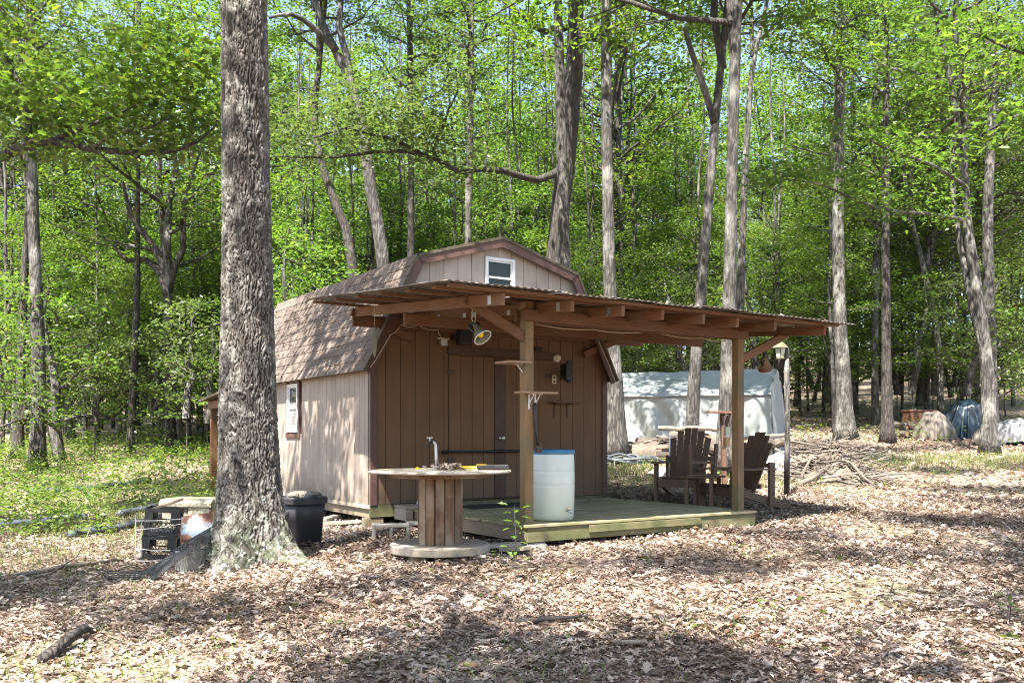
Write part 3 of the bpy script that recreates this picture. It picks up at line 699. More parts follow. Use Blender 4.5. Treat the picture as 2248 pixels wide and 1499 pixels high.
# ================================================================== fixtures on the front wall and posts
def onwall(s, z, off=0.0): return SL(s, off, z)
t = thing('loudspeaker', 'black outdoor loudspeaker mounted on the wall above the left door', 'speaker', onwall(1.25, 2.36), RZ)
obj('cabinet', MB().prism([(-.085, 0), (.085, 0), (.09, .12), (.065, .27), (.02, .3), (-.02, .3), (-.065, .27), (-.09, .12)], -.17, -.035), 'black_plastic', t, bevel=.015)
obj('grille', MB().prism([(-.07, .03), (.07, .03), (.075, .12), (.055, .25), (-.055, .25), (-.075, .12)], -.18, -.172), 'black_metal', t); obj('bracket', MB().box(-.14, -.09, -.09, -.001, .07, .12), 'black_metal', t)
t = thing('junction_box', 'small junction box hanging from a drooping cable left of the loudspeaker', 'junction box', onwall(.98, 2.36), RZ)
obj('box', MB().box(-.045, .045, -.08, -.02, -.02, .06), 'galvanised', t, bevel=.006); obj('cover', MB().box(-.08, .07, -.085, -.015, .062, .075), 'ivory', t)
rs_ = random.Random(2)
def cable(name, label, pts, r=.006, mat='cable'):
    q = []
    for a, b in zip(pts[:-1], pts[1:]):
        a, b = Vector(a), Vector(b)
        for k in range(4): q.append(a.lerp(b, k / 4) + Vector((0, 0, -.025 * math.sin(math.pi * k / 4))) + Vector((rs_.uniform(-.004, .004),) * 3))
    q.append(Vector(pts[-1]))
    return tag(obj(name, MB().tube(q, r, 6), mat, None, smooth=True), label, 'cable')
cable('power_cable', 'pale electric cable running under the roof to the junction box', [SL(-.06, .125, 2.02), SL(.2, .14, 2.42), SL(.36, .1, 2.56), SL(.6, .1, 2.57), SL(.87, .1, 2.53), SL(.93, .07, 2.47), SL(.98, .06, 2.43)])
cable('power_cable', 'pale cable draped along the front beam to the right post', [SL(.62, 2.55, 2.34), SL(1.4, 2.55, 2.33), SL(2.2, 2.55, 2.36), SL(3.0, 2.55, 2.33), SL(3.42, 2.55, 2.33)])
cable('power_cable', 'thin cable running down the right gambrel edge of the shed', [SL(3.2, .13, 2.68), SL(3.38, .14, 2.6), SL(3.6, .135, 2.2), SL(3.72, .125, 1.98)])
t = thing('porch_light_base', 'round white light fixture base on the wall right of the doors', 'light fixture', onwall(2.77, 2.27), RZ)
obj('plate', MB().lathe([(.055, 0), (.055, .03), (.04, .05)], 16), 'white_paint', t, (0, -.001, 0), (R(90), 0, 0), smooth=False); obj('socket', MB().box(-.03, .03, -.07, -.05, -.03, .03), 'ivory', t, bevel=.004)
t = thing('wall_outlet', 'ivory wall outlet with two sockets below the round fixture', 'outlet', onwall(2.735, 1.98), RZ)
obj('cover_plate', MB().box(-.035, .035, -.012, -.001, -.058, .058), 'ivory', t, bevel=.003)
for z in (-.028, .028): obj('socket', MB().box(-.016, .016, -.015, -.0125, z - .014, z + .014), 'black_metal', t)
t = thing('monitor_bracket', 'black folding monitor bracket on the right of the front wall', 'wall bracket', onwall(2.98, 2.08), RZ)
obj('wall_plate', MB().box(-.02, .05, -.02, -.001, -.14, .17), 'black_metal', t, bevel=.003); obj('arm', MB().bar((.0, -.03, .01), (-.14, -.13, .0), .03, .05), 'black_metal', t)
obj('mount_plate', MB().box(-.18, -.155, -.2, -.06, -.09, .11), 'black_metal', t); obj('lower_arm', MB().bar((.01, -.03, -.1), (-.1, -.09, -.08), .025, .04), 'black_metal', t)
t = thing('black_sensor', 'small black box on the wall above the right door', 'sensor', onwall(2.46, 2.38), RZ); obj('housing', MB().box(-.055, .055, -.05, -.001, -.025, .025), 'black_plastic', t, bevel=.004); obj('lens', MB().box(-.03, .03, -.055, -.051, -.015, .015), 'black_metal', t)
t = thing('wall_shelf', 'dark wooden wall shelf on two brackets right of the doors', 'shelf', onwall(2.86, 1.655), RZ)
obj('board', MB().box(-.24, .24, -.16, -.002, 0, .016), 'shelf_dark', t)
for x in (-.12, .1): obj('bracket', MB().bar((x, -.006, -.008), (x, -.006, -.2), .02, .008, (0, 1, 0)).bar((x, -.004, -.01), (x, -.14, -.006), .018, .007), 'trim_dark', t)
t = thing('pipe_rail', 'dark steel pipe rail across both shed doors', 'rail', onwall(1.85, 1.01), RZ)
obj('pipe', MB().tube([(-.83, -.1, 0), (.98, -.1, 0)], .016, 10), 'black_metal', t, smooth=True)
for x in (-.83, .98): obj('elbow', MB().tube([(x, -.1, 0), (x + (.03 if x > 0 else -.03), -.08, -.0), (x + (.03 if x > 0 else -.03), -.012, -.01)], .022, 10), 'black_metal', t, smooth=True)
def corner_shelf(label, s, d, z, w, side):
    t = thing('post_shelf', label, 'shelf', SL(s, d, z), RZ, 'little shelves on the near post')
    if side == 'left': obj('board', MB().box(-w, 0, -.13, .13, 0, .018), 'shelf_wood', t, bevel=.003); br = [(-.004, 0.0, -1)]
    else: obj('board', MB().box(-w, w, -.16, .0, 0, .018), 'shelf_wood', t, bevel=.003); br = [(-.035, 0, 0), (.04, 0, 0)]
    for x, y, dr in br:
        a = MB().bar((x, -.004, -.004), (x, -.004, -.15), .016, .006, (0, 1, 0))
        if dr: a = MB().bar((-.004, 0, -.004), (-.004, 0, -.15), .006, .016, (0, 1, 0)).bar((0, 0, -.006), (-.12, 0, -.006), .016, .006).bar((-.006, 0, -.1), (-.09, 0, -.008), .006, .008)
        else: a.bar((x, 0, -.006), (x, -.12, -.006), .016, .006).bar((x, -.006, -.1), (x, -.09, -.008), .006, .008)
        obj('bracket', a, 'white_paint', t)
corner_shelf('upper small wooden shelf on the left side of the near post', .449, 2.65, 1.915, .27, 'left')
corner_shelf('lower wooden shelf on white brackets across the near post', .5, 2.701, 1.62, .21, 'front')
t = thing('grill_brush', 'black-handled wire grill brush hanging on the near post', 'brush', SL(.535, 2.712, 1.47), RZ)
obj('handle', MB().tube([(0, 0, .06), (-.01, -.012, .03), (-.012, -.012, -.1), (.0, -.012, -.22), (.022, -.012, -.36)], [.012, .016, .015, .014, .012], 8), 'black_plastic', t, smooth=True)
obj('head', MB().box(-.005, .06, -.03, -.002, -.43, -.36), 'bristle', t)
# clamp lamps
def clamp_lamp(label, top, hang, tilt, shade_mat, bulb):
    t = thing('clamp_lamp', label, 'lamp', top, RZ)
    if hang: obj('hook', MB().tube([(0, 0, 0), (-.02, 0, -.05), (-.02, 0, -.12), (0, 0, -.16), (.02, 0, -.12), (.02, 0, -.05), (0, 0, 0)], .004, 5), 'cable', t); z = -.17
    else: obj('hook', MB().bar((0, 0, 0), (0, 0, -.06), .03, .03), 'black_metal', t); z = -.06
    sh = obj('lamp_shade', MB().lathe([(.022, 0), (.03, -.03), (.04, -.06), (.05, -.1), (.075, -.15), (.088, -.175)], 24, cap=False), shade_mat, t, (0, 0, z), tilt, smooth=True, solid=.002)
    obj('rim', MB().tube([(.088 * math.cos(a), .088 * math.sin(a), -.175) for a in [i * math.pi / 12 for i in range(25)]], .004, 5, False), 'white_paint', sh)
    obj('socket', MB().lathe([(.018, .035), (.022, .0), (.02, -.03)], 12), 'black_plastic', sh)
    if bulb: obj('bulb', MB().lathe([(.016, -.03), (.022, -.06), (.034, -.1), (.036, -.125), (.026, -.15), (.008, -.16)], 16), bulb, sh, smooth=True)
    obj('clamp', MB().bar((-.05, 0, .01), (-.03, .0, -.09), .02, .05).bar((.045, 0, .02), (.03, 0, -.08), .02, .03), 'black_metal', sh)
pl = at(1040, 674, 8.72)
clamp_lamp('clamp lamp with yellow bulb hanging from the brace of the near post', pl, True, (R(-40), R(-14), 0), 'olive_shade', 'yellow_bulb')
p2 = SL(3.95, 2.63, 2.215)
clamp_lamp('dark clamp lamp hanging from the brace beyond the right post', p2, False, (R(18), R(-30), 0), 'rust_box', None)
t = thing('floodlight', 'black floodlight tucked under the patio roof right of the near post', 'floodlight', at(1228, 706, 10.4), RZ)
obj('housing', MB().box(-.07, .07, -.05, .05, -.055, .02), 'black_metal', t, bevel=.01); obj('arm', MB().bar((0, 0, .02), (0, 0, .09), .02, .02), 'black_metal', t)
t = thing('hanging_spinner', 'narrow grey ornament on a string from the left roof corner', 'ornament', at(822, 672, 10.25), 0)
obj('string', MB().tube([(0, 0, .03), (0, 0, -.22)], .0025, 4), 'cable', t)
obj('blade', MB().prism([(0, -.22), (.022, -.32), (.03, -.45), (.012, -.55), (0, -.59), (-.014, -.55), (-.03, -.45), (-.02, -.32)], -.004, .004), 'olive_shade', t, bevel=.002)

# ================================================================== spool table and what stands on it
def disc(r, z0, z1, n=48, wob=0.0, rng=random):
    pr = [(r - .008, z0), (r, z0 + .008), (r, z1 - .008), (r - .008, z1)]
    return MB().lathe(pr, n)
b = gpix(966, 8.4); SPZ = b.z
sp = thing('spool_table', 'wooden cable spool turned into a table with a wide round top', 'table', (b.x, b.y, SPZ - .02), .3)
obj('bottom_flange', disc(.46, .05, .125), 'grey_wood', sp)
obj('foot', MB().box(-.33, -.2, -.3, .3, 0, .05), 'rim_wood_y', sp); obj('foot', MB().box(.2, .33, -.3, .3, 0, .05), 'rim_wood_y', sp)
rng = random.Random(4)
nsl = 14
for k in range(nsl):
    a = 2 * math.pi * k / nsl; r = .19 + rng.uniform(-.006, .006); wd = 2 * math.pi * .19 / nsl * rng.uniform(.84, .97)
    obj('slat', MB().box(-wd / 2, wd / 2, -.014, .014, .125, .735), 'slat_wood', sp, (r * math.cos(a), r * math.sin(a), 0), (0, 0, a + math.pi / 2), bevel=.003)
obj('core', MB().lathe([(.165, .126), (.165, .73)], 20), 'black_metal', sp)
obj('top_flange', disc(.455, .735, .775), 'slat_wood', sp)
obj('table_top', disc(.655, .776, .798), 'grey_wood', sp)
TZ = SPZ - .02 + .798
t = thing('standpipe_tap', 'grey pipe with a tap rising behind the spool table', 'tap', (at(958, 1030, 8.45).x, 8.45, TZ), .2)
obj('pipe', MB().tube([(0, 0, 0), (-.002, 0, .12), (-.006, 0, .225), (-.014, 0, .25), (-.04, 0, .258)], .0135, 10), 'galvanised', t, smooth=True)
obj('collar', MB().lathe([(.022, 0), (.022, .03), (.016, .034)], 12), 'galvanised', t)
tp = obj('tap_body', MB().tube([(-.035, 0, .258), (-.07, 0, .255), (-.082, 0, .235), (-.084, 0, .215)], [.017, .016, .013, .012], 10), 'black_metal', t, smooth=True)
obj('tap_handle', MB().tube([(-.06, 0, .26), (-.062, 0, .295)], .006, 6).box(-.09, -.035, -.012, .012, .294, .302), 'galvanised', tp)
t = thing('push_broom', 'yellow-handled black brush lying on the right of the spool table', 'broom', (b.x + .34, b.y - .02, TZ), R(4))
obj('handle', MB().tube([(-.36, .16, .02), (.0, .06, .022), (.22, .02, .03)], .012, 8), 'yellow', t, smooth=True)
hd = obj('head', MB().box(.0, .29, -.045, .035, .012, .05), 'black_plastic', t, bevel=.006); obj('bristles', MB().box(.01, .285, -.04, .03, .001, .012), 'bristle', hd)
obj('label_strip', MB().box(-.01, .09, -.046, .0, .0505, .053), 'yellow', t)
rs = np.random.RandomState(11); C = np.c_[rs.normal(.0, .075, 90), rs.normal(0, .06, 90), np.abs(rs.normal(.018, .016, 90)) + .004]
V, Fc = leaf_geo(rs, C, .065 * rs.uniform(.6, 1.3, 90), .035, 1, 1.0, .4, 'lobed', curl=.4)
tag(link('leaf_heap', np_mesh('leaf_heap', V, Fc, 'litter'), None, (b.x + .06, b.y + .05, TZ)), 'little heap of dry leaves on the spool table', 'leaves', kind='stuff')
p = (b.x - .22, b.y + .1, TZ + .0); tag(obj('bottle_cap', MB().lathe([(.014, 0), (.016, .004), (.015, .018), (.009, .022)], 14), 'yellow', None, p), 'tiny yellow cap lying on the spool table', 'cap')

# ------------------------------------------------------------------ drum
p = SL(.955, 2.42, .337); dr = thing('rain_barrel', 'white plastic drum with blue lid and a tap on the deck', 'barrel', p, RZ)
obj('body', MB().lathe([(.20, 0), (.218, .012), (.224, .05), (.229, .2), (.231, .34), (.232, .358), (.228, .364), (.228, .368), (.232, .374), (.232, .39), (.231, .48), (.231, .496), (.227, .502), (.227, .506), (.23, .512), (.23, .53), (.227, .64), (.225, .67), (.22, .69)], 48), 'drum_plastic', dr, smooth=True)
obj('lid', MB().lathe([(.222, .682), (.233, .686), (.235, .72), (.228, .728), (.2, .722), (.0001, .72)], 48), 'blue_lid', dr, smooth=False)
tp = obj('tap', MB().tube([(.02, -.215, .11), (.026, -.262, .11), (.028, -.285, .09)], .012, 8), 'galvanised', dr, smooth=True); obj('tap_handle', MB().bar((.0, -.262, .13), (.05, -.262, .145), .016, .012), 'ivory', tp)

# ------------------------------------------------------------------ adirondack chairs
def chair(label, loc, rz):
    t = thing('adirondack_chair', label, 'chair', loc, rz, 'adirondack chairs beside the deck')
    for s in (-1, 1):
        x = s * .3
        obj('leg', MB().box(x - .02 + s * .02, x + .02 + s * .02, -.42, -.30, 0, .52), 'chair_wood', t, bevel=.004)
        obj('rear_rail', MB().prism([(-.34, .32), (-.34, .22), (.50, 0), (.62, 0), (.60, .07)], x - .018 - s * .02, x + .018 - s * .02, 'yz'), 'chair_wood', t, bevel=.004)
        obj('arm', MB().prism([(x - .07, -.50), (x + .07, -.50), (x + .08, -.2), (x + .04, .34), (x - .03, .34), (x - .06, -.2)], .52, .545, 'xy'), 'chair_wood', t, bevel=.006)
        obj('back_post', MB().box(x - .02 + s * .02, x + .02 + s * .02, .22, .31, .05, .62), 'chair_wood', t, bevel=.004)
    for k in range(5):
        y = -.36 + k * .1; z = .33 - (y + .34) * .24
        obj('seat_slat', MB().bar((-.27, y, z), (.27, y, z), .085, .02), 'chair_wood', t, bevel=.004)
    obj('front_apron', MB().box(-.29, .29, -.40, -.38, .2, .31), 'chair_wood', t)
    for k in range(6):
        u = (k - 2.5) / 2.5; top = 1.02 - .15 * u * u; xb, xt = u * .19, u * .25
        obj('back_slat', MB().bar((xb, .04, .2), (xt, .04 + (top - .2) * .42, top), .09, .02, (0, -1, .42)), 'chair_wood', t, bevel=.008)
    obj('back_brace', MB().bar((-.31, .24, .58), (.31, .24, .58), .03, .06).bar((-.22, .17, .3), (.22, .17, .3), .03, .06), 'chair_wood', t)
    return t
c1 = gpix(1505, 12.75); chair('brown adirondack chair facing us behind the little wooden table', (c1.x, c1.y, c1.z), R(-24))
c2 = gpix(1622, 12.0); chair('brown adirondack chair seen side-on behind the right deck post', (c2.x, c2.y, c2.z), R(-62))
c3 = gpix(1543, 11.75); gt = c3.z
t = thing('side_table', 'small square brown table between the two adirondack chairs', 'table', (c3.x, c3.y, gt), R(-30))
for x in (-.16, .16):
    for y in (-.16, .16): obj('leg', MB().box(x - .02, x + .02, y - .02, y + .02, 0, .43), 'chair_wood', t)
for k in range(4): obj('top_slat', MB().box(-.23, .23, -.23 + k * .116, -.23 + k * .116 + .11, .43, .452), 'chair_wood', t, bevel=.003)
t = thing('upturned_stool', 'small brown stool standing upside down on the side table', 'stool', (c3.x - .0, c3.y, gt + .453), R(-14))
obj('seat', MB().box(-.19, .19, -.17, .17, 0, .022), 'chair_wood', t, bevel=.004)
for x in (-.15, .15):
    for y in (-.12, .12): obj('leg', MB().bar((x, y, .022), (x * 1.12, y * 1.2, .41), .035, .035), 'chair_wood', t, bevel=.004)
for y in (-.13, .13): obj('stretcher', MB().bar((-.155, y, .17), (.155, y, .17), .02, .03), 'chair_wood', t)
for x in (-.155, .155): obj('stretcher', MB().bar((x, -.13, .17), (x, .13, .17), .02, .03), 'chair_wood', t)

# ------------------------------------------------------------------ feeders and lantern beyond the deck
q = gpix(1590, 14.3); t = thing('feeder_stand', 'rough wooden stand with a flat board top beyond the chairs', 'bird table', q, 0)
obj('post', MB().bar((0, 0, 0), (-.03, 0, 1.16), .1, .06), 'shelf_dark', t); obj('board', MB().bar((-.27, 0, 1.18), (.11, 0, 1.17), .3, .03), 'shelf_dark', t); obj('bracket', MB().bar((.02, 0, .95), (.08, 0, 1.155), .04, .05), 'shelf_dark', t)
hp = at(1596, 911, 11.6); t = thing('wire_feeder', 'white wire bird feeder hanging left of the right post', 'bird feeder', hp, .3)
obj('frame', MB().tube([(-.045, 0, -.28), (-.04, 0, -.01), (.0, 0, .0), (.045, 0, -.01), (.05, 0, -.28), (-.045, 0, -.28)], .006, 6), 'wire_white', t)
obj('cage', MB().box(-.032, .03, -.03, .03, -.26, -.15), 'lantern_glass', t, bevel=.004); obj('block', MB().box(-.035, .03, -.035, .035, -.4, -.285), 'cut_wood', t, bevel=.004); obj('perch', MB().box(-.04, .04, -.05, .05, -.43, -.402), 'ivory', t)
q = gpix(1727, 13.2); t = thing('lantern_pole', 'thin grey pole right of the deck, holding an old lantern', 'pole', q, 0)
ht = at(1727, 764, 13.2).z - q.z
obj('pole', MB().tube([(0, 0, 0), (.012, 0, ht * .5), (-.005, 0, ht)], [.045, .04, .036], 10, True, .12), 'bark_pale', t, smooth=True); obj('arm', MB().bar((0, 0, ht - .02), (-.1, -.02, ht + .02), .02, .02), 'black_metal', t)
q2 = Vector((q.x - .1, q.y - .02, q.z + ht)); t = thing('old_lantern', 'small dark-roofed lantern hung on the thin grey pole', 'lantern', q2, .3)
obj('glass', MB().lathe([(.06, -.14), (.085, -.01), (.085, 0)], 6), 'lantern_glass', t); obj('roof', MB().lathe([(.125, 0), (.1, .03), (.06, .07), (.035, .085), (.015, .11), (.008, .13)], 6), 'olive_shade', t)
obj('base', MB().lathe([(.065, -.155), (.065, -.141)], 6), 'olive_shade', t)
for k in range(6):
    a = k * math.pi / 3; obj('bar', MB().bar((.062 * math.cos(a), .062 * math.sin(a), -.14), (.088 * math.cos(a), .088 * math.sin(a), 0), .008, .008), 'black_metal', t)

# ================================================================== odds and ends left of the big tree
def crate(label, loc, rot):
    t = thing('milk_crate', label, 'crate', loc, 0, 'stacked milk crates', rot); a, H = .165, .27
    for z0, z1 in ((0, .03), (H - .035, H)):
        rim = MB().box(-a, a, -a, -a + .01, z0, z1).box(-a, a, a - .01, a, z0, z1).box(-a, -a + .01, -a + .01, a - .01, z0, z1).box(a - .01, a, -a + .01, a - .01, z0, z1)
        obj('rim', rim, 'black_plastic', t)
    for x in (-a, a - .03):
        for y in (-a, a - .03): obj('corner', MB().box(x + .001, x + .029, y + .001, y + .029, .03, H - .035), 'black_plastic', t)
    for side in range(4):
        m = MB(); n = 6
        for k in range(-n, n + 1):
            for sg in (1, -1):
                x0 = k * .045; pts = []
                lo, hi = .03, .135
                m.bar((max(-.13, min(.13, x0)), 0, lo), (max(-.13, min(.13, x0 + sg * .105)), 0, hi), .005, .006, (0, 1, 0))
        m.box(-.135, .135, -.004, .004, .128, .14)
        wl = obj('lattice', m, 'black_plastic', t, (math.sin(side * math.pi / 2) * (a - .006), -math.cos(side * math.pi / 2) * (a - .006), 0), (0, 0, side * math.pi / 2))
        for x in (-.135, .085): obj('handle_frame', MB().box(x, x + .05, -.004, .004, .14, .235), 'black_plastic', wl)
    obj('panel', MB().box(-.12, .12, -a - .002, -a + .004, .031, .085), 'black_plastic', t)
    obj('base', MB().box(-a + .01, a - .01, -a + .01, a - .01, .002, .012), 'black_plastic', t)
    return t
cb = gpix(352, 9.35)
cr1 = crate('black plastic milk crate at the bottom of the stack of two', (cb.x, cb.y, cb.z), (0, R(4), R(10)))
cr2 = crate('black plastic milk crate on top of the stack, with white lettering', (cb.x + .025, cb.y, cb.z + .275), (R(1), R(5), R(12)))
fc = bpy.data.curves.new('lettering', 'FONT'); fc.body = 'ENDPOINT'; fc.size = .042; fc.shear = .25; fc.align_x = 'CENTER'; fc.extrude = .0006; fc.materials.append(MAT['tarp_grey'])
fo_ = bpy.data.objects.new('font', fc); lme = bpy.data.meshes.new_from_object(fo_); bpy.data.objects.remove(fo_)
lo = bpy.data.objects.new('lettering', lme); COL.objects.link(lo); lo.parent = cr2; lo.location = (0.01, -.169, .045); lo.rotation_euler = (R(90), 0, 0)
tag(obj('plank_offcut', MB().bar((-.13, -.02, 0), (.17, .03, .1), .12, .022), 'rim_wood_y', None, (cb.x + .05, cb.y, cb.z + .53), (0, 0, R(10)), bevel=.003), 'short brown plank lying across the top milk crate', 'plank')
wr = gpix(318, 8.95); t = thing('wire_rack', 'bent white wire rack leaning before the milk crates', 'rack', wr, R(6))
m = [((-.09, 0, 0), (-.085, 0, .52)), ((-.05, .05, .1), (-.045, .05, .44))]
for a, c in m: obj('upright', MB().tube([a, c], .006, 6), 'wire_white', t)
for a, c in (((-.09, 0, .46), (.36, .02, .475)), ((-.09, 0, .37), (.37, .0, .43)), ((-.09, 0, .19), (.25, -.03, .17)), ((-.09, 0, .07), (.17, -.03, .08))): obj('rail', MB().tube([a, Vector(a).lerp(Vector(c), .5) + Vector((0, 0, -.008)), c], .005, 6), 'wire_white', t)
tb = gpix(422, 11.6); t = thing('metal_toolbox', 'weathered diamond-plate metal box with a lid left of the big tree', 'toolbox', (tb.x + .05, tb.y, tb.z), R(-12))
obj('body', MB().box(-.33, .33, -.24, .24, .0, .36), 'diamond_plate', t, bevel=.01); obj('lid', MB().prism([(-.27, .36), (.27, .36), (.27, .42), (.22, .46), (-.22, .46), (-.27, .42)], -.36, .36, 'yz'), 'diamond_plate', t, bevel=.012); obj('latch', MB().box(-.03, .03, -.252, -.242, .3, .35), 'black_metal', t)
rb = gpix(438, 9.0)
def rustf(u, v): return ((u - .5) * .36, -.05 * math.cos((u - .5) * 3) + .12 * v, .0 + .24 * v + (.06 * (u - .5)))
t = thing('rusty_pan', 'rusty metal pan with peeling blue-white paint propped beside the big trunk', 'pan', (rb.x, rb.y, rb.z + .26), R(14))
obj('side_panel', MB().grid(rustf, 14, 8), 'peeling_paint', t, solid=.006, smooth=True); obj('floor_panel', MB().grid(lambda u, v: ((u - .5) * .34, -.02 + .3 * v, .0 + .04 * v), 6, 6), 'rust_box', t, solid=.006)
obj('prop_leg', MB().bar((.1, .08, -.28), (.1, .08, .01), .04, .04).bar((-.12, .1, -.28), (-.12, .1, .01), .03, .03), 'rust_box', t)
def netmat():
    path = [at(222, 1288, 8.0), at(300, 1284, 7.95), at(345, 1255, 8.0), at(395, 1212, 8.1), at(440, 1185, 8.2), at(462, 1172, 8.3)]
    for i in range(2): path[i].z = g(path[i].x, path[i].y) + .035
    path[2].z = g(path[2].x, path[2].y) + .09
    P_ = []
    for i in range(len(path) - 1):
        p0, p1, p2, p3 = path[max(i - 1, 0)], path[i], path[i + 1], path[min(i + 2, len(path) - 1)]
        for k in range(8):
            q = k / 8; P_.append(.5 * ((2 * p1) + (p2 - p0) * q + (2 * p0 - 5 * p1 + 4 * p2 - p3) * q * q + (3 * p1 - p0 - 3 * p2 + p3) * q ** 3))
    P_.append(path[-1]); side = Vector((-.25, .94, .24)).normalized(); w = .28; mb = MB(); n = 9
    for j in range(n + 1):
        o = side * (w * (j / n - .5) * 1.4)
        mb.tube([q + o for q in P_], .0045, 4)
    for q in P_:
        for dq in (0,): mb.bar(q - side * w * .7, q + side * w * .7, .007, .005)
    tag(obj('mesh_mat', mb, 'black_plastic', None), 'black plastic mesh mat draped from a block onto the leaves', 'mat')
netmat()
def block(label, loc, rz, sx=.39, sy=.19, sz=.19, rot=None):
    t = thing('cinder_block', label, 'cinder block', loc, rz, None, rot); a, b_, w = sx / 2, sy / 2, .032
    m = MB().box(-a, a, -b_, -b_ + w, 0, sz).box(-a, a, b_ - w, b_, 0, sz)
    obj('face_shell', m, 'concrete', t, bevel=.004)
    for x in (-a, -w / 2, a - w): obj('web', MB().box(x, x + w, -b_ + w, b_ - w, .001, sz - .001), 'concrete', t)
    return t
bl = gpix(440, 8.25); block('grey cinder block against the left root of the big tree', (bl.x, bl.y, bl.z - .01), R(52))
bl = gpix(868, 9.9); block('cinder block on its side left of the spool foot', (bl.x - .06, bl.y, bl.z + .09), 0, rot=(R(90), 0, R(12)))
bl = gpix(905, 10.15); block('cinder block behind its twin, nearer the timber step', (bl.x + .12, bl.y, bl.z + .09), 0, rot=(R(90), 0, R(14)))
q = gpix(668, 9.6); t = thing('trash_can', 'black plastic trash can between the big tree and shed', 'trash can', q, .4)
obj('body', MB().lathe([(.165, 0), (.172, .01), (.195, .3), (.2, .305), (.218, .5)], 40), 'dark_can', t, smooth=True)
obj('rim', MB().lathe([(.222, .47), (.24, .475), (.243, .53), (.225, .545)], 40), 'dark_can', t, smooth=False)
for a in (0.3, 3.44): obj('handle', MB().box(-.05, .05, -.012, .012, .36, .4), 'dark_can', t, (math.cos(a) * .215, math.sin(a) * .215, 0), (0, 0, a + math.pi / 2), bevel=.006)
def rock(name, label, cat, loc, r, mat='stone', seed=1, squash=.7, parent=None, group=None):
    rg = random.Random(seed); prof = []; mb = MB(); n, mm = 12, 7; vs = []
    dirs = [Vector((rg.gauss(0, 1), rg.gauss(0, 1), rg.gauss(0, 1))).normalized() for _ in range(10)]; ds = [rg.uniform(.72, 1) for _ in dirs]
    def f(u, v):
        th, ph = u * 2 * math.pi, v * math.pi; d = Vector((math.sin(ph) * math.cos(th), math.sin(ph) * math.sin(th), math.cos(ph)))
        k = min([ds[i] / max(.2, d.dot(dirs[i])) for i in range(10)] + [1.15]); return d.x * r * k, d.y * r * k, d.z * r * k * squash
    o = obj(name, mb.grid(f, n, mm), mat, parent, loc)
    if parent is None: tag(o, label, cat, group)
    return o
for k, (dx, dy, r) in enumerate(((-.05, .02, .12), (.06, -.03, .1), (.0, .1, .1), (-.12, -.08, .07), (.13, .06, .06))):
    rock('rubble', '', '', (dx, dy, .555), r, 'tarp_brown', 20 + k, .5, t)
for k, (px, Y, r, lb) in enumerate(((1448, 15.0, .22, 'leftmost pale rock lying on grass behind the first chair'), (1478, 14.6, .24, 'largest pale rock lying behind the first chair'), (1500, 15.3, .2, 'right-hand pale rock lying behind the first chair'))):
    q = gpix(px, Y); rock('pale_rock', lb, 'rock', (q.x, q.y, q.z + r * .25), r, 'stone', 30 + k, .8, None, 'pale rocks behind the chairs')
q = SL(.62, .2, .4); rock('loose_rock', 'pale broken rock sitting on the timber step', 'rock', q, .09, 'stone', 44, .7)
# wood scraps under and by the deck
for k, (px, Y, l, rz, lb) in enumerate(((1085, 8.75, .5, 20, 'flat grey board lying beneath the left deck edge'), (1130, 8.55, .28, -35, 'short brown board leaning by the near pier block'), (748, 11.3, .5, 20, 'bleached plank lying in sun under the shed side'), (725, 11.9, .3, 60, 'small broken lumber piece behind the trash can'))):
    q = gpix(px, Y); tag(obj('scrap_board', MB().bar((-l / 2, 0, 0), (l / 2, 0, .05), .13, .035), 'grey_wood', None, (q.x, q.y, q.z + .045), (0, R(4), R(rz)), bevel=.003), lb, 'board')
# pipes on the slope to the left
def gtube(name, label, cat, pix, r, mat, corr=False, lift=.0, group=None, n=10):
    pts = []
    for (a, Ya), (b_, Yb) in zip(pix[:-1], pix[1:]):
        for k in range(12): pts.append(gpix(a + (b_ - a) * k / 12, Ya + (Yb - Ya) * k / 12) + Vector((0, 0, r * .6 + lift)))
    pts.append(gpix(*pix[-1]) + Vector((0, 0, r * .6 + lift)))
    rr = [r * (1 + (.12 if (corr and i % 2) else 0)) for i in range(len(pts))]
    return tag(obj(name, MB().tube(pts, rr, n), mat, None, smooth=True), label, cat, group)
gtube('drain_pipe', 'long grey corrugated pipe nearest the milk crates', 'pipe', [(150, 11.6), (230, 12.0), (300, 12.6), (362, 13.4)], .05, 'hose', True, .03, 'drain pipes on the left slope')
gtube('drain_pipe', 'short dark pipe lying behind the long grey pipe', 'pipe', [(262, 13.6), (320, 14.2), (350, 14.6)], .05, 'hose', True, .03, 'drain pipes on the left slope')
gtube('drain_pipe', 'dark pipe half hidden in leaves at the far left', 'pipe', [(-40, 12.6), (90, 13.0), (190, 13.4)], .055, 'hose', True, .03, 'drain pipes on the left slope')
gtube('drain_pipe', 'pale pipe higher up in the green undergrowth', 'pipe', [(60, 16.5), (200, 17.2), (330, 18.2)], .055, 'hose', True, .03, 'drain pipes on the left slope')

# ================================================================== tent garage, brush, tarps on the right
tz = lambda x, y: g(x, y)
TA = at(1692, 900, 20.0); TB = at(1215, 900, 21.8)            # eave ends
tdir = Vector((TB.x - TA.x, TB.y - TA.y, 0)); TL = tdir.length; tang = math.atan2(tdir.y, tdir.x)
tn = thing('tent_garage', 'white fabric tent garage standing behind the chairs', 'tent', (TA.x, TA.y, 0), tang)
EZ, RZt = CZ + .93, CZ + 1.58; GW = 3.0
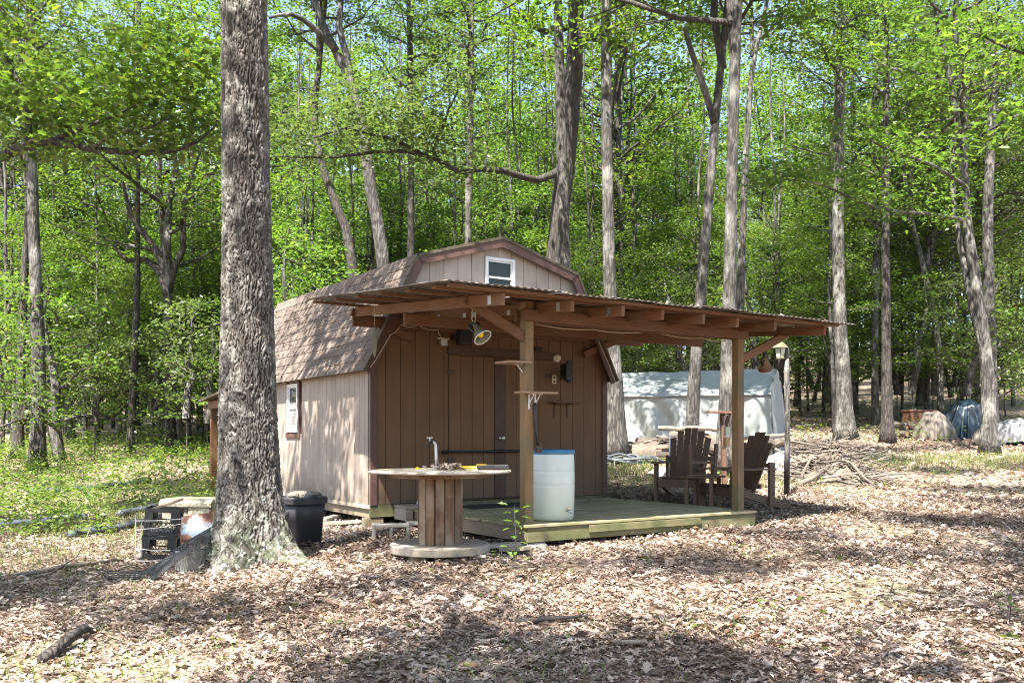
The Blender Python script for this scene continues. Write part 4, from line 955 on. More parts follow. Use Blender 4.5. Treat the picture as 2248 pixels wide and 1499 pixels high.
# local x runs along the eave from the right end; the tent lies on negative y (away from the camera)
rs = np.random.RandomState(3); ph = rs.uniform(0, 6, 8)
def wr_(x, v): return .03 * math.sin(x * 2.1 + ph[0]) * math.sin(v * 3) + .018 * math.sin(x * 5 - v * 6 + ph[1]) + .014 * math.sin(x * 9 + v * 9 + ph[2])
def roof_f(sgn):
    def f(u, v):
        x = u * TL; y = 0 - GW / 2 * v if sgn > 0 else -GW + GW / 2 * v
        sag = -.07 * math.sin(math.pi * v) - .09 * abs(math.sin(u * TL * math.pi / 2.0)) * math.sin(math.pi * v)
        hh = EZ + (RZt - EZ) * (v ** .62); return (x, y, hh + sag + wr_(x, v * 2) * .5)
    return f
obj('roof_cover', MB().grid(roof_f(1), 60, 14), 'tent_roof', tn, smooth=True); obj('roof_cover', MB().grid(roof_f(-1), 30, 8), 'tent_roof', tn, smooth=True)
def side_f(u, v):
    x = u * TL; p_ = SAx(x); fl = .3 * (1 - v) ** 1.3
    fold = .12 * (1 - v) ** .35 * math.sin(x * 9 + 3 * (1 - v) * (1 if x > TL * .3 else -1) * 2.4) * (.4 + .6 * math.sin(x * 1.7 + .5) ** 2)
    return (x - fl * .25 * (1 if u < .02 else 0), fl + fold - .02, tz(*p_) - .08 + (EZ - .03 - tz(*p_) + .08) * v)
def SAx(x): return TA.x + math.cos(tang) * x, TA.y + math.sin(tang) * x
obj('side_cover', MB().grid(side_f, 150, 16), 'tent_fabric', tn, smooth=True)
def end_f(u, v):
    y = -GW * u; zz = EZ + (RZt - EZ) * (1 - abs(2 * u - 1)) ** .62; z0 = .55
    return (-.12 * (1 - v) + .03 * math.sin(u * 30), y + (.3 * (1 - v) ** 1.3 if u < .05 else 0), z0 + (zz - z0) * v)
obj('end_cover', MB().grid(end_f, 40, 10), 'tent_fabric', tn, smooth=True)
for xs_ in (1.7, 3.4): obj('seam', MB().tube([(xs_ + .01 * math.sin(k), side_f(xs_ / TL, k / 10)[1] + .012, side_f(xs_ / TL, k / 10)[2]) for k in range(11)], .012, 5), 'tent_roof', tn, smooth=True)
obj('eave_hem', MB().tube([(k * TL / 20, .012, EZ - .01 + wr_(k * TL / 20, 0) * .3) for k in range(21)], .022, 6), 'tent_roof', tn, smooth=True)
cable('guy_rope', 'thin rope hanging down beside the slender trunk before the tent', [at(1533, 800, 17.8), at(1533, 880, 17.8), at(1532, 900, 17.8)], .008, 'cable')

def log(name, label, cat, p, q, r, mat='old_log', group=None, seed=0, n=10):
    rg = random.Random(seed); p, q = Vector(p), Vector(q); pts = [p.lerp(q, k / 6) + Vector((0, 0, rg.uniform(-.3, .3) * r)) for k in range(7)]
    d = q - p; L = d.length
    root = thing(name, label, cat, p, 0, group)
    obj('bark', MB().tube([x - p for x in pts], [r * rg.uniform(.88, 1.1) for _ in pts], n, True, .12, rg), mat, root, smooth=False)
    e = d.normalized()
    for s_, c in ((-1, p), (1, q)): obj('cut_end', MB().tube([c - p + e * s_ * .002 - e * s_ * .01, c - p + e * s_ * .006], r * .8, n), 'cut_wood', root)
    return root
logs = [(1400, 1490, 18.6, 18.0, .1, 'dark rotten log lying left of the lattice panel before the tent'), (1440, 1540, 17.6, 17.4, .12, 'thick mossy log low in the debris behind the first chair'),
        (1470, 1560, 18.8, 18.6, .09, 'log resting high in the debris before the tent wall'), (1530, 1600, 17.8, 17.2, .1, 'grey log behind the upturned stool'),
        (1630, 1730, 17.8, 18.0, .1, 'long grey log right of the deck post before the tent'), (1640, 1700, 17.0, 17.0, .08, 'short log just behind the side-on chair'),
        (1720, 1830, 20.0, 20.6, .12, 'pale log lying toward the pair of trunks right of the tent'), (1745, 1800, 17.4, 17.2, .17, 'large dark log end beside the brush pile'), (1735, 1790, 17.0, 16.6, .12, 'blackish log lying at the foot of the brush pile')]
for k, (a, b_, Ya, Yb, r, lb) in enumerate(logs):
    p, q = gpix(a, Ya), gpix(b_, Yb); up = .35 if k in (2, 4) else (.2 if k in (0, 3) else 0)
    log('fallen_log', lb, 'log', p + Vector((0, 0, r * .7 + up)), q + Vector((0, 0, r * .7 + up + .05)), r, group='logs lying about the brush', seed=60 + k)
log('long_pole', 'long horizontal wooden pole lying across the debris before the tent', 'pole', at(1446, 939, 17.3), at(1582, 943, 17.0), .05, 'stick', seed=71)
log('bleached_board', 'long bleached pole leaning across the debris behind the side-on chair', 'pole', at(1630, 962, 16.9), at(1738, 953, 17.2), .035, 'stick', seed=72)
q = gpix(1788, 16.6); log('tree_stump', 'sawn upright stump beside the brush pile', 'stump', q + Vector((0, 0, -.05)), q + Vector((.02, 0, .36)), .13, seed=73, n=14)
lg = at(1470, 985, 16.6); t = thing('lattice_panel', 'black plastic lattice panel propped in the debris behind the first chair', 'lattice', (lg.x, lg.y, g(lg.x, lg.y)), R(20), None, (R(-22), R(14), R(20)))
m = MB()
for k in range(-6, 13):
    for sg in (1, -1):
        a, c = k * .075, k * .075 + sg * .5
        def cl(x0, x1, z0, z1):
            # clip the strip to the panel's width
            pts = []
            for lim in (0, .45): pass
            dx, dz = x1 - x0, z1 - z0; t0, t1 = 0, 1
            for lo_, sgn in ((0, 1), (.45, -1)):
                f0 = sgn * (x0 - lo_); fd = sgn * dx
                if fd == 0: continue
                tt = -f0 / fd
                if fd > 0: t0 = max(t0, tt)
                else: t1 = min(t1, tt)
            return (t0, t1)
        t0, t1 = cl(a, c, 0, .62)
        if t1 - t0 > .05: m.bar((a + (c - a) * t0, 0, .62 * t0), (a + (c - a) * t1, 0, .62 * t1), .006, .02, (0, 1, 0))
obj('slats', m, 'hose', t); obj('border', MB().bar((0, 0, 0), (0, 0, .62), .02, .02).bar((.45, 0, 0), (.45, 0, .62), .02, .02).bar((0, 0, .62), (.45, 0, .62), .02, .02), 'hose', t)
# hose coil under the pale trunk
m = MB(); rg = random.Random(9); hc = gpix(1385, 16.8)
pts = []
for k in range(90):
    a = k * .35; r = .42 + .2 * math.sin(k * .31) + rg.uniform(-.03, .03); x, y = hc.x + r * 1.1 * math.cos(a), hc.y + r * .8 * math.sin(a); pts.append((x, y, g(x, y) + .05 + .04 * math.sin(k * .9) + .0006 * k))
tag(obj('hose_coil', m.tube(pts, .022, 7), 'hose', None, smooth=True), 'loose coil of dark hose at the foot of the pale trunk', 'hose')
def drape(name, label, cat, c, w, d, h, mat, seed, folds=14, pk=1.6, rz=0.0):
    rg = np.random.RandomState(seed); p_ = rg.uniform(0, 6, 6); z0 = g(c.x, c.y)
    def f(u, v):
        a = u * 2 * math.pi; r = v; top = max(0, 1 - r ** pk)
        lump = 1 + .1 * math.sin(2 * a + p_[0]) + .08 * math.sin(3 * a + p_[1])
        fo = 1 + (.085 * math.sin(folds * a + p_[2] + .9 * math.sin(3 * a)) + .06 * math.sin(folds * 1.7 * a + p_[3] + 2 * r)) * min(1, max(0, (r - .45) * 2.2))
        rr = min(1, r * 1.25) if r < .8 else 1 + (r - .8) * .5
        x, y = math.cos(a) * rr * w / 2 * fo * lump, math.sin(a) * rr * d / 2 * fo * lump
        zz = h * (1 - max(0, (r - .42) / .58) ** 1.15 * .995) if r > .42 else h * (1 + .05 * math.cos(r * 3.6) - .03)
        zz += .04 * math.sin(8 * x + p_[4] + 3 * y) + .045 * math.sin(6 * y + p_[5]) + .02 * math.sin(17 * x - 9 * y); wx = c.x + x * math.cos(rz) - y * math.sin(rz); wy = c.y + x * math.sin(rz) + y * math.cos(rz)
        return (x, y, max(zz, g(wx, wy) - z0 + .01 + .02 * math.sin(folds * a)))
    return tag(obj(name, MB().grid(f, 110, 22), mat, None, (c.x, c.y, z0), (0, 0, rz), smooth=True), label, cat)
drape('covered_woodpile', 'tall pile under a dark blue tarp left of the leaning right trunk', 'tarp', gpix(2125, 26.5), 1.35, 1.1, 1.05, 'tarp_blue', 1, 16, 2.2)
drape('covered_woodpile', 'pile under a brown cloth left of the blue tarp', 'tarp', gpix(2052, 26.2), .95, .8, .72, 'tarp_brown', 2, 18, 1.4)
drape('covered_woodpile', 'low pile under grey plastic at the right picture edge', 'tarp', gpix(2232, 25.0), 1.3, 1.2, .66, 'tarp_grey', 3, 12, 1.3)
drape('brown_cloth', 'slumped brown cloth between the blue tarp and the leaning trunk', 'cloth', gpix(2160, 24.8), .6, .5, .42, 'tarp_brown', 4, 11, 1.3)
drape('plastic_sheeting', 'crumpled silver plastic sheeting behind the side-on chair', 'sheeting', gpix(1705, 17.0), .75, .5, .34, 'plastic_sheet', 6, 9, 1.2, .5)
drape('black_bag', 'small black bag lying before the thick trunk right of the tent', 'bag', gpix(1826, 24.5), .4, .3, .2, 'black_plastic', 7, 7, 1.5)
q = gpix(2018, 28.0); t = thing('rusty_chest', 'rusty brown metal chest behind the dark log heap', 'chest', q, .1); obj('body', MB().box(-.42, .42, -.25, .25, 0, .62), 'rust_box', t, bevel=.01); obj('lid', MB().box(-.44, .44, -.27, .27, .621, .68), 'rust_box', t, bevel=.012)
for k in range(6):
    a = gpix(1965 + (k % 3) * 22, 26.6 + .2 * (k // 3)); up = .12 + .2 * (k // 3)
    log('stacked_log', ('lower ' if k < 3 else 'upper ') + ('left', 'middle', 'right')[k % 3] + ' dark log in the heap left of the brown cloth', 'log', a + Vector((-.28, .3, up)), a + Vector((.22, -.3, up)), .11, 'old_log', 'dark logs heaped left of the tarps', 80 + k, 8)
q = at(2008, 897, 28.5); qb = gpix(2008, 28.5); tag(obj('white_stake', MB().bar((0, 0, 0), (0, 0, q.z - qb.z), .05, .05).rough(.004), 'wire_white', None, qb), 'thin white stake standing behind the dark log heap', 'stake')

# brush pile
bp = gpix(1830, 15.9); br = thing('brush_pile', 'heap of bleached sticks and branches right of the deck', 'brush pile', bp, 0)
rg = random.Random(21)
def mound(u, v):
    a = u * 2 * math.pi; r = v * (1 + .12 * math.sin(3 * a) + .08 * math.sin(7 * a)); x, y = 1.0 * r * math.cos(a), .6 * r * math.sin(a)
    return (x, y, max(.0, .68 * (1 - v) ** 1.1 + .05 * math.sin(9 * a + 14 * v)) + g(bp.x + x, bp.y + y) - bp.z - .02)
obj('leaf_mound', MB().grid(mound, 40, 12), 'old_log', br)
for k in range(210):
    big = k < 14; l = rg.uniform(.7, 1.5) if big else rg.uniform(.35, 1.1); a = rg.gauss(.1, .55) + (math.pi if rg.random() < .5 else 0); r = rg.uniform(.016, .038) if big else rg.uniform(.005, .014)
    cx, cy_ = rg.gauss(0, .46), rg.gauss(0, .3); hh = max(0.02, .82 * math.exp(-(cx / .62) ** 2 - (cy_ / .5) ** 2)); cz = hh * rg.random() ** .6
    e = Vector((math.cos(a) * l / 2, math.sin(a) * l / 2 * .7, rg.uniform(-.18, .18) * l)); pts = []
    for s_ in (-1, -.4, .3, 1):
        q = Vector((cx, cy_, cz)) + e * s_ + Vector((rg.gauss(0, .03), rg.gauss(0, .03), rg.gauss(0, .025))); gg = g(bp.x + q.x, bp.y + q.y) - bp.z
        q.z = max(q.z + gg * .9, gg + r * .6); pts.append(q)
    m = MB().tube(pts, [r, r * .9, r * .75, r * .45], 6 if big else 5, True, .1, rg)
    if rg.random() < .5: m.tube([pts[2], pts[2] + Vector((rg.gauss(0, .12), rg.gauss(0, .1), .1 + rg.random() * .1))], [r * .5, r * .2], 4)
    obj('stick', m, 'stick', br, smooth=True)
def debris():
    c = gpix(1545, 18.0); t = thing('debris_heap', 'dark heap of dead leaves, bark and sticks along the tent wall', 'debris', c, R(6)); rq = random.Random(12)
    def f(u, v):
        a = u * 2 * math.pi; r = v * (1 + .1 * math.sin(4 * a + 1) + .07 * math.sin(9 * a)); x, y = 1.75 * r * math.cos(a), .7 * r * math.sin(a)
        return (x, y, max(0, (.42 + .14 * math.sin(x * 4)) * (1 - v * v) + .05 * math.sin(7 * x + 3 * y) * (1 - v)) + g(c.x + x, c.y + y) - c.z - .02)
    obj('leaf_mound', MB().grid(f, 60, 14), 'old_log', t)
    for k in range(60):
        x, y = rq.gauss(0, .8), rq.gauss(-.1, .32); l = rq.uniform(.2, .8); a = rq.uniform(-.7, .7); z = g(c.x + x, c.y + y) - c.z + max(.03, .44 * (1 - (x / 1.75) ** 2 - (y / .7) ** 2)) + rq.uniform(0, .06)
        e = Vector((math.cos(a) * l / 2, math.sin(a) * l / 2, rq.uniform(-.1, .1) * l)); p = Vector((x, y, z)); r = rq.choice((.012, .018, .03, .05))
        obj('stick', MB().tube([p - e, p + Vector((0, 0, rq.uniform(-.02, .03))), p + e], [r, r * .9, r * .6], 6, True, .2, rq), rq.choice(('old_log', 'old_log', 'stick', 'rust_box')), t)
debris()
for lb, pa, r in (('long thin branch trailing right from the brush pile', [(1890, 15.4, .12), (1950, 15.6, .2), (2010, 15.8, .22), (2062, 15.9, .14)], .02),
                  ('broken branch stub pointing up at the left of the brush pile', [(1760, 15.0, .02), (1762, 15.0, .22), (1772, 15.0, .36), (1779, 15.0, .46)], .035),
                  ('sawn branch end leaning on the left of the brush pile', [(1752, 14.8, .04), (1780, 15.0, .13), (1800, 15.4, .2)], .05),
                  ('curved thick branch lying over the front of the brush pile', [(1818, 15.8, .46), (1870, 15.5, .36), (1895, 15.2, .16), (1925, 15.0, .03)], .035)):
    pts = [gpix(a, Y) + Vector((0, 0, z)) for a, Y, z in pa]; tag(obj('loose_branch', MB().tube(pts, [r * (1 - .18 * i) for i in range(len(pts))], 8, True, .15, rg), 'stick', None, smooth=True), lb, 'branch', 'branches round the brush pile')
# fallen branches on the near ground
for lb, pa, r in (('mossy root-like branch at the lower left of the picture', [(95, 5.15, .02), (140, 5.35, .06), (185, 5.6, .08), (205, 5.75, .02)], .045),
                  ('thin forked twig on the leaves at the lower centre right', [(1365, 6.9, .03), (1430, 6.5, .05), (1490, 6.15, .03)], .008),
                  ('short pale stick on the leaves at the bottom centre', [(1130, 5.75, .03), (1220, 5.75, .045), (1290, 5.8, .03)], .016),
                  ('short grey stick below the round green leaf at the bottom', [(1345, 5.15, .03), (1420, 5.1, .035)], .018),
                  ('long dark twig arching over the leaves at the far left', [(0, 8.0, .02), (110, 8.6, .05), (170, 9.4, .12), (200, 10.0, .35)], .012),
                  ('thin long log on the leaves left of the wire rack', [(30, 8.6, .03), (140, 9.0, .05), (270, 9.5, .03)], .03),
                  ('pair-like upright twig in the leaves at the right', [(1955, 6.6, .02), (1962, 6.62, .1), (1948, 6.65, .17)], .007),
                  ('long pale twig along the foot of the brush pile', [(1650, 14.3, .03), (1760, 14.4, .04), (1850, 14.5, .03)], .014),
                  ('thin twig lying right of the big tree roots', [(985, 5.2, .02), (1015, 5.3, .03), (1040, 5.0, .02)], .006)):
    pts = [gpix(a, Y) + Vector((0, 0, z)) for a, Y, z in pa]; o = obj('fallen_twig', MB().tube(pts, [r * (1 - .2 * i) for i in range(len(pts))], 7, True, .2, rg), 'stick' if r < .04 else 'bark_dark', None, smooth=True)
    tag(o, lb, 'twig', 'twigs on the forest floor')

# ================================================================== the big oak in front
def big_oak():
    Y = 8.4; base = Vector(((552 - CX) * Y / F, Y, 0)); base.z = g(base.x, base.y)
    root = thing('oak_tree', 'thick rough-barked oak trunk in front of the shed', 'tree', base, 0)
    nth, nz = 260, 620; zmax = 7.2
    th = np.linspace(0, 2 * np.pi, nth, endpoint=False); t = np.linspace(0, 1, nz); z = -.18 + (zmax + .18) * t
    Z, T = np.meshgrid(z, th, indexing='ij')
    zk = [-.18, 0, .12, .3, .55, .9, 1.3, 2.2, 3.0, 5.2, 7.2]; rk = [.4, .365, .34, .31, .285, .262, .25, .225, .212, .202, .185]
    rad = np.interp(Z, zk, rk)
    cxk = np.interp(Z, [0, .6, 1.45, 3.1, 5.2, 7.2], [0, -.012, -.03, -.045, -.066, -.09])
    fl = np.exp(-np.maximum(Z, 0) / .26)
    lob = (.30 * np.exp(-((np.angle(np.exp(1j * (T + .35)))) / .38) ** 2) + .26 * np.exp(-((np.angle(np.exp(1j * (T + 1.75)))) / .3) ** 2)
           + .22 * np.exp(-((np.angle(np.exp(1j * (T - 2.9)))) / .4) ** 2) + .2 * np.exp(-((np.angle(np.exp(1j * (T - 1.2)))) / .4) ** 2) + .12 * np.exp(-((np.angle(np.exp(1j * (T + 2.6)))) / .25) ** 2))
    rad = rad + lob * fl * 1.15 - .02 * fl
    rad = rad * (1 + .02 * np.sin(2 * T + Z * .8) + .013 * np.sin(3 * T - Z * 1.7) + .02 * np.exp(-((Z - 3.55) / .12) ** 2) * np.cos(T - 3.0))
    # bark plates: furrows between jittered cells, longer than wide
    ncol = 46; cw = 2 * np.pi / ncol; ch = .105
    wq = np.random.RandomState(6); W1 = np.zeros(Z.shape); W2 = np.zeros(Z.shape)
    for q in range(14):
        ka, kz, p1, p2 = wq.randint(1, 16), wq.uniform(3, 34), *wq.uniform(0, 6.28, 2); am = 1 / (1 + .09 * kz + .05 * ka)
        W1 += am * np.sin(ka * T + kz * Z + p1); W2 += am * np.sin(ka * T - kz * Z + p2)
    u = T / cw + .42 * W1 + 1.5 * np.sin(Z * 1.3); v = Z / ch + .5 * W2 + .9 * np.sin(T * 23 + 2 * W1)
    iu, iv = np.floor(u).astype(int), np.floor(v).astype(int); F1 = np.full(u.shape, 9.); F2 = np.full(u.shape, 9.); idv = np.zeros(u.shape)
    def h(a, b, k): q = np.sin((a % ncol) * 127.1 + b * 311.7 + k * 74.7) * 43758.5453; return q - np.floor(q)
    for du in (-1, 0, 1):
        for dv in (-1, 0, 1):
            a, b = iu + du, iv + dv; d = np.hypot((a + .15 + .7 * h(a, b, 1) - u), (b + .1 + .8 * h(a, b, 2) - v) * .85)
            near = d < F1; F2 = np.where(near, F1, np.minimum(F2, d)); idv = np.where(near, h(a, b, 3), idv); F1 = np.where(near, d, F1)
    e = np.clip((F2 - F1) / .34, 0, 1); e = e * e * (3 - 2 * e); ridge = e * (.55 + .45 * idv)
    rad = rad + (ridge - .5) * .024 + .004 * np.sin(u * 9.7 + v * 3.1) * np.sin(v * 11.3)
    V = np.stack([cxk + rad * np.cos(T), rad * np.sin(T), Z], -1).reshape(-1, 3)
    j, i = np.meshgrid(np.arange(nz - 1), np.arange(nth), indexing='ij'); a = j * nth + i; b = j * nth + (i + 1) % nth
    me = np_mesh('oak_trunk', V, np.c_[a.ravel(), b.ravel(), (b + nth).ravel(), (a + nth).ravel()], 'bark_oak', True)
    at_ = me.attributes.new('ridge', 'FLOAT', 'POINT'); at_.data.foreach_set('value', ridge.ravel().astype(np.float32))
    link('trunk', me, root)
    obj('upper_trunk', MB().tube([(-.09, 0, 7.1), (-.15, .05, 10), (-.1, 0, 12.5)], [.185, .15, .11], 14), 'bark_dark', root, smooth=True)
    crown_on(root, 'b', (-.1, 0, 7.6), 2.6, .78); obj('limb', MB().tube([(-.1, 0, 6.9), (-.9, .5, 7.6), (-1.8, 1.2, 8.0)], [.1, .085, .06], 8, False), 'bark_dark', root, smooth=True); crown_on(root, 'n', (-1.8, 1.2, 7.9), 1.0, .8)  # limb and its crown added out of view to dapple the shed roof
big_oak()

# ================================================================== measured trees of the wood
pix_tree('tree', 'straight brown-grey trunk standing at the far left of the clearing', [(82, 1020), (85, 800), (78, 600), (68, 300), (66, 0)], 21, [31, 29, 25, 21, 17], 'bark_grey', 'a', 6.5, .8, 14, seed=2)
pix_tree('tree', 'dark leaning trunk at the left edge behind the straight one', [(38, 970), (45, 850), (52, 640), (60, 500)], 24, [24, 18, 16, 14], 'bark_dark', 'c', 6, .8, 13, seed=3,
         limbs=[([(48, 930, 24), (62, 880, 24), (74, 800, 24.2), (76, 660, 24.4)], [.11, .09, .08, .07])])
pix_tree('tree', 'dark forked tree with crooked limbs behind the left clearing', [(376, 968), (372, 800), (370, 700), (368, 640)], 25.5, [26, 22, 21, 19], 'bark_dark', top=5.4, seed=4,
         limbs=[([(368, 650, 25.5), (352, 600, 25.5), (318, 570, 25.9), (280, 572, 25.8), (250, 540, 25.7)], [.13, .11, .09, .07, .04]), ([(368, 650, 25.5), (360, 590, 25.5), (330, 530, 25.5), (290, 480, 25.5), (270, 400, 25.5)], [.12, .11, .09, .07, .04]),
                ([(370, 640, 25.5), (385, 580, 25.5), (402, 545, 25.5), (405, 440, 25.5), (440, 330, 25.5)], [.12, .11, .09, .07, .04]), ([(370, 640, 25.5), (362, 540, 25.6), (350, 420, 25.6), (352, 300, 25.7)], [.12, .1, .08, .04]),
                ([(372, 760, 25.5), (395, 745, 25.9), (415, 735, 25.9), (418, 710, 25.8), (435, 690, 25.8)], [.09, .07, .06, .05, .03])], crown='n', crown_z=5.0, cs=1.25)
pix_tree('tree', 'thin dark trunk left of the forked tree', [(285, 955), (295, 800), (300, 650), (302, 480)], 25.5, [17, 15, 13, 11], 'bark_dark', 'd', 7, .8, 14, seed=5)
pix_tree('tree', 'leaning blackish trunk rising left behind the shed roof', [(800, 700), (772, 570), (745, 470), (705, 360), (690, 250), (700, 150)], 24, [24, 22, 20, 18, 15, 12], 'bark_dark', 'b', 9, .8, 15, seed=6)
pix_tree('tree', 'curving grey trunk behind the left of the shed roof', [(860, 720), (842, 590), (815, 420), (795, 280), (770, 180), (720, 80), (690, 0)], 23, [31, 29, 27, 24, 20, 17, 14], 'bark_grey', 'a', 10, .8, 16, seed=7,
         limbs=[([(772, 185, 23), (760, 120, 23), (745, 60, 23), (750, 0, 23)], [.11, .09, .08, .06]), ([(745, 120, 23), (690, 62, 22.6), (640, 32, 22.2), (590, 40, 22)], [.08, .07, .055, .03])])
pix_tree('tree', 'thin dark straight trunk right of the curving grey one', [(903, 700), (902, 560), (902, 300), (898, 60)], 25, [16, 15, 13, 10], 'bark_dark', 'd', 8, .8, 16, seed=8)
pix_tree('tree', 'thin grey trunk rising left of the shed gable', [(1026, 700), (1028, 520), (1032, 250), (1036, 20)], 24.8, [17, 16, 14, 11], 'bark_grey', 'b', 8.5, .8, 16, seed=9)
big_limb = [(1232, 372, 21), (1180, 396, 20.4), (1110, 376, 19.8), (1050, 372, 19.4), (1010, 378, 19), (960, 352, 18.6), (900, 334, 18.2), (830, 333, 17.8), (740, 345, 17.3), (650, 345, 17), (600, 343, 16.8)]
lr = [.09, .08, .068, .06, .054, .048, .042, .036, .028, .02, .01]
l2 = [(935, 343, 18.4), (880, 315, 18), (850, 302, 17.6), (800, 292, 17.2), (760, 282, 16.9), (700, 300, 16.6), (640, 318, 16.4)]
l3 = [(958, 345, 18.5), (950, 320, 18.2), (972, 280, 18), (985, 240, 17.8), (1005, 200, 17.6), (1000, 160, 17.4)]
dt = pix_tree('tree', 'big black-barked leaning tree with a long crooked limb behind the gable', [(1196, 800), (1216, 590), (1240, 380), (1258, 180), (1265, 0)], 21, [46, 40, 40, 38, 34], 'bark_dark', 'c', 11, .9, 17, seed=10,
         limbs=[(big_limb, lr), (l2, [.042, .038, .034, .028, .024, .016, .008]), (l3, [.038, .034, .03, .025, .018, .01]), ([(1262, 82, 21), (1310, 84, 20.6), (1350, 100, 20.2), (1370, 102, 20), (1352, 175, 19.8), (1346, 240, 19.8)], [.1, .09, .085, .07, .045, .025]),
                ([(1240, 62, 21), (1195, 70, 20.4), (1150, 40, 20), (1105, 0, 19.8)], [.08, .07, .06, .05])])
b0 = Vector(dt.location)
anc = [tuple(at(*a) - b0 + Vector((random.uniform(-.5, .5), random.uniform(-.5, .5), random.uniform(-.1, .8)))) for a in big_limb[3:] + l2 + l3 + l2 for _ in range(4)]
leafy(dt, 'foliage', anc, 5200, .12, 'leaf_cool', 5, .4, .3)
pix_tree('tree', 'slim light-grey trunk in front of the big black tree', [(1248, 800), (1240, 590), (1232, 300), (1228, 120), (1224, 0)], 19.8, [27, 26, 23, 21, 19], 'bark_grey', 'b', 9.5, .75, 15, seed=11)
t12 = pix_tree('tree', 'tall pale trunk rising right beside the shed wall', [(1358, 1008), (1352, 900), (1346, 780), (1338, 600), (1332, 300), (1330, 60)], 17.4, [46, 38, 34, 27, 24, 22], 'bark_pale', 'd', 9, .8, 15, seed=12)
pix_tree('tree', 'pale trunk before the tent, right behind the right post', [(1592, 1035), (1596, 900), (1601, 700), (1606, 400), (1614, 120), (1620, 0)], 15.6, [42, 38, 31, 25, 23, 21], 'bark_grey', 'v', 7.5, .9, 13, seed=13)
pix_tree('tree', 'slender trunk leaning right before the middle of the tent', [(1518, 956), (1522, 880), (1534, 700), (1552, 480), (1572, 250), (1592, 60)], 17.8, [31, 28, 24, 21, 18, 15], 'bark_grey', 'w', 8, .8, 13, seed=14,
         limbs=[([(1570, 275, 17.8), (1548, 200, 17.6), (1520, 120, 17.4), (1502, 60, 17.2)], [.075, .065, .055, .04])])
pix_tree('tree', 'light shaggy trunk close behind the right of the tent', [(1628, 900), (1626, 650), (1634, 420), (1640, 300), (1652, 150), (1676, 40)], 24, [18, 17, 15, 13, 11, 9], 'bark_pale', 'b', 9, .8, 15, seed=15)
pix_tree('tree', 'thick sunlit trunk right of the tent', [(1856, 950), (1852, 850), (1842, 650), (1840, 400), (1846, 130), (1850, 0)], 26, [40, 34, 27, 23, 20, 17], 'bark_pale', 'a', 8.5, .85, 16, seed=16)
pix_tree('tree', 'dark straight trunk right of the thick sunlit one', [(1948, 958), (1946, 800), (1944, 500), (1946, 120)], 25, [27, 21, 16, 12], 'bark_dark', 'd', 8, .8, 15, seed=17)
rl = [(2112, 482, 21), (2040, 470, 20.5), (1950, 462, 20), (1880, 440, 19.6), (1800, 405, 19.2), (1730, 395, 18.9)]
rl2 = [(2122, 410, 21), (2060, 370, 20.6), (2000, 345, 20.2), (1940, 325, 20), (1900, 300, 19.8)]
t18 = pix_tree('tree', 'leaning multi-branched trunk beside the covered piles at right', [(2172, 988), (2166, 800), (2142, 620), (2122, 480), (2112, 330), (2085, 180), (2060, 60)], 22, [33, 27, 23, 20, 17, 13, 9], 'bark_pale', 'm', 7.5, 1.1, 12, seed=18,
         limbs=[(rl, [.045, .04, .035, .03, .022, .012]), (rl2, [.045, .04, .032, .025, .012]), ([(2165, 800, 22), (2128, 640, 22.1), (2105, 520, 22.2), (2090, 380, 22.3), (2105, 200, 22.4)], [.1, .09, .07, .055, .03])])
b0 = Vector(t18.location); anc = [tuple(at(*a) - b0 + Vector((random.uniform(-.5, .5), random.uniform(-.5, .5), random.uniform(-.1, .35)))) for a in rl[1:] + rl2[1:] + rl[3:] for _ in range(4)]
leafy(t18, 'foliage', anc, 2600, .13, 'leaf_bright', 6, .34, .09)
pix_tree('tree', 'shaggy grey trunk behind the leaning one near the right edge', [(2180, 940), (2172, 700), (2168, 480), (2176, 300), (2180, 120)], 27, [26, 24, 22, 18, 14], 'bark_grey', 'c', 8, .8, 14, seed=19)
pix_tree('tree', 'slim pale trunk just left of the leaning trunk at right', [(2065, 930), (2060, 760), (2030, 600), (2000, 480), (1985, 380)], 30, [14, 13, 12, 10, 8], 'bark_pale', 'm', 7, .9, 11, seed=20)
# limbs that reach into the picture from trees just outside it
def edge_tree(label, base, limbs, rads, bark, leaf, nleaf, seed, ck, cz, cs, ll=.13, up=.5):
    base = Vector(base); base.z = g(base.x, base.y)
    root = thing('tree', label, 'tree', base, 0); hub = Vector((0, 0, 5.0))
    obj('trunk', trunk_mb([(0, 0, -.1), (.05, 0, 2.5), (0, .05, 5), (.1, 0, 9)], [.24, .2, .18, .12], 14, seed), bark, root, smooth=True)
    rg = random.Random(seed); anc = []
    for L, rr in zip(limbs, rads):
        q = [at(*a) - base for a in L]; obj('limb', trunk_mb(q, rr, 8, seed, False), bark, root, smooth=True)
        for a in q[1:]: anc += [tuple(a + Vector((rg.uniform(-.45, .45), rg.uniform(-.4, .4), rg.uniform(-.12, up)))) for _ in range(6)]
    if anc: leafy(root, 'foliage', anc, nleaf, ll, leaf, seed, .24, .1)
    crown_on(root, ck, (0, 0, cz), seed, cs); return root
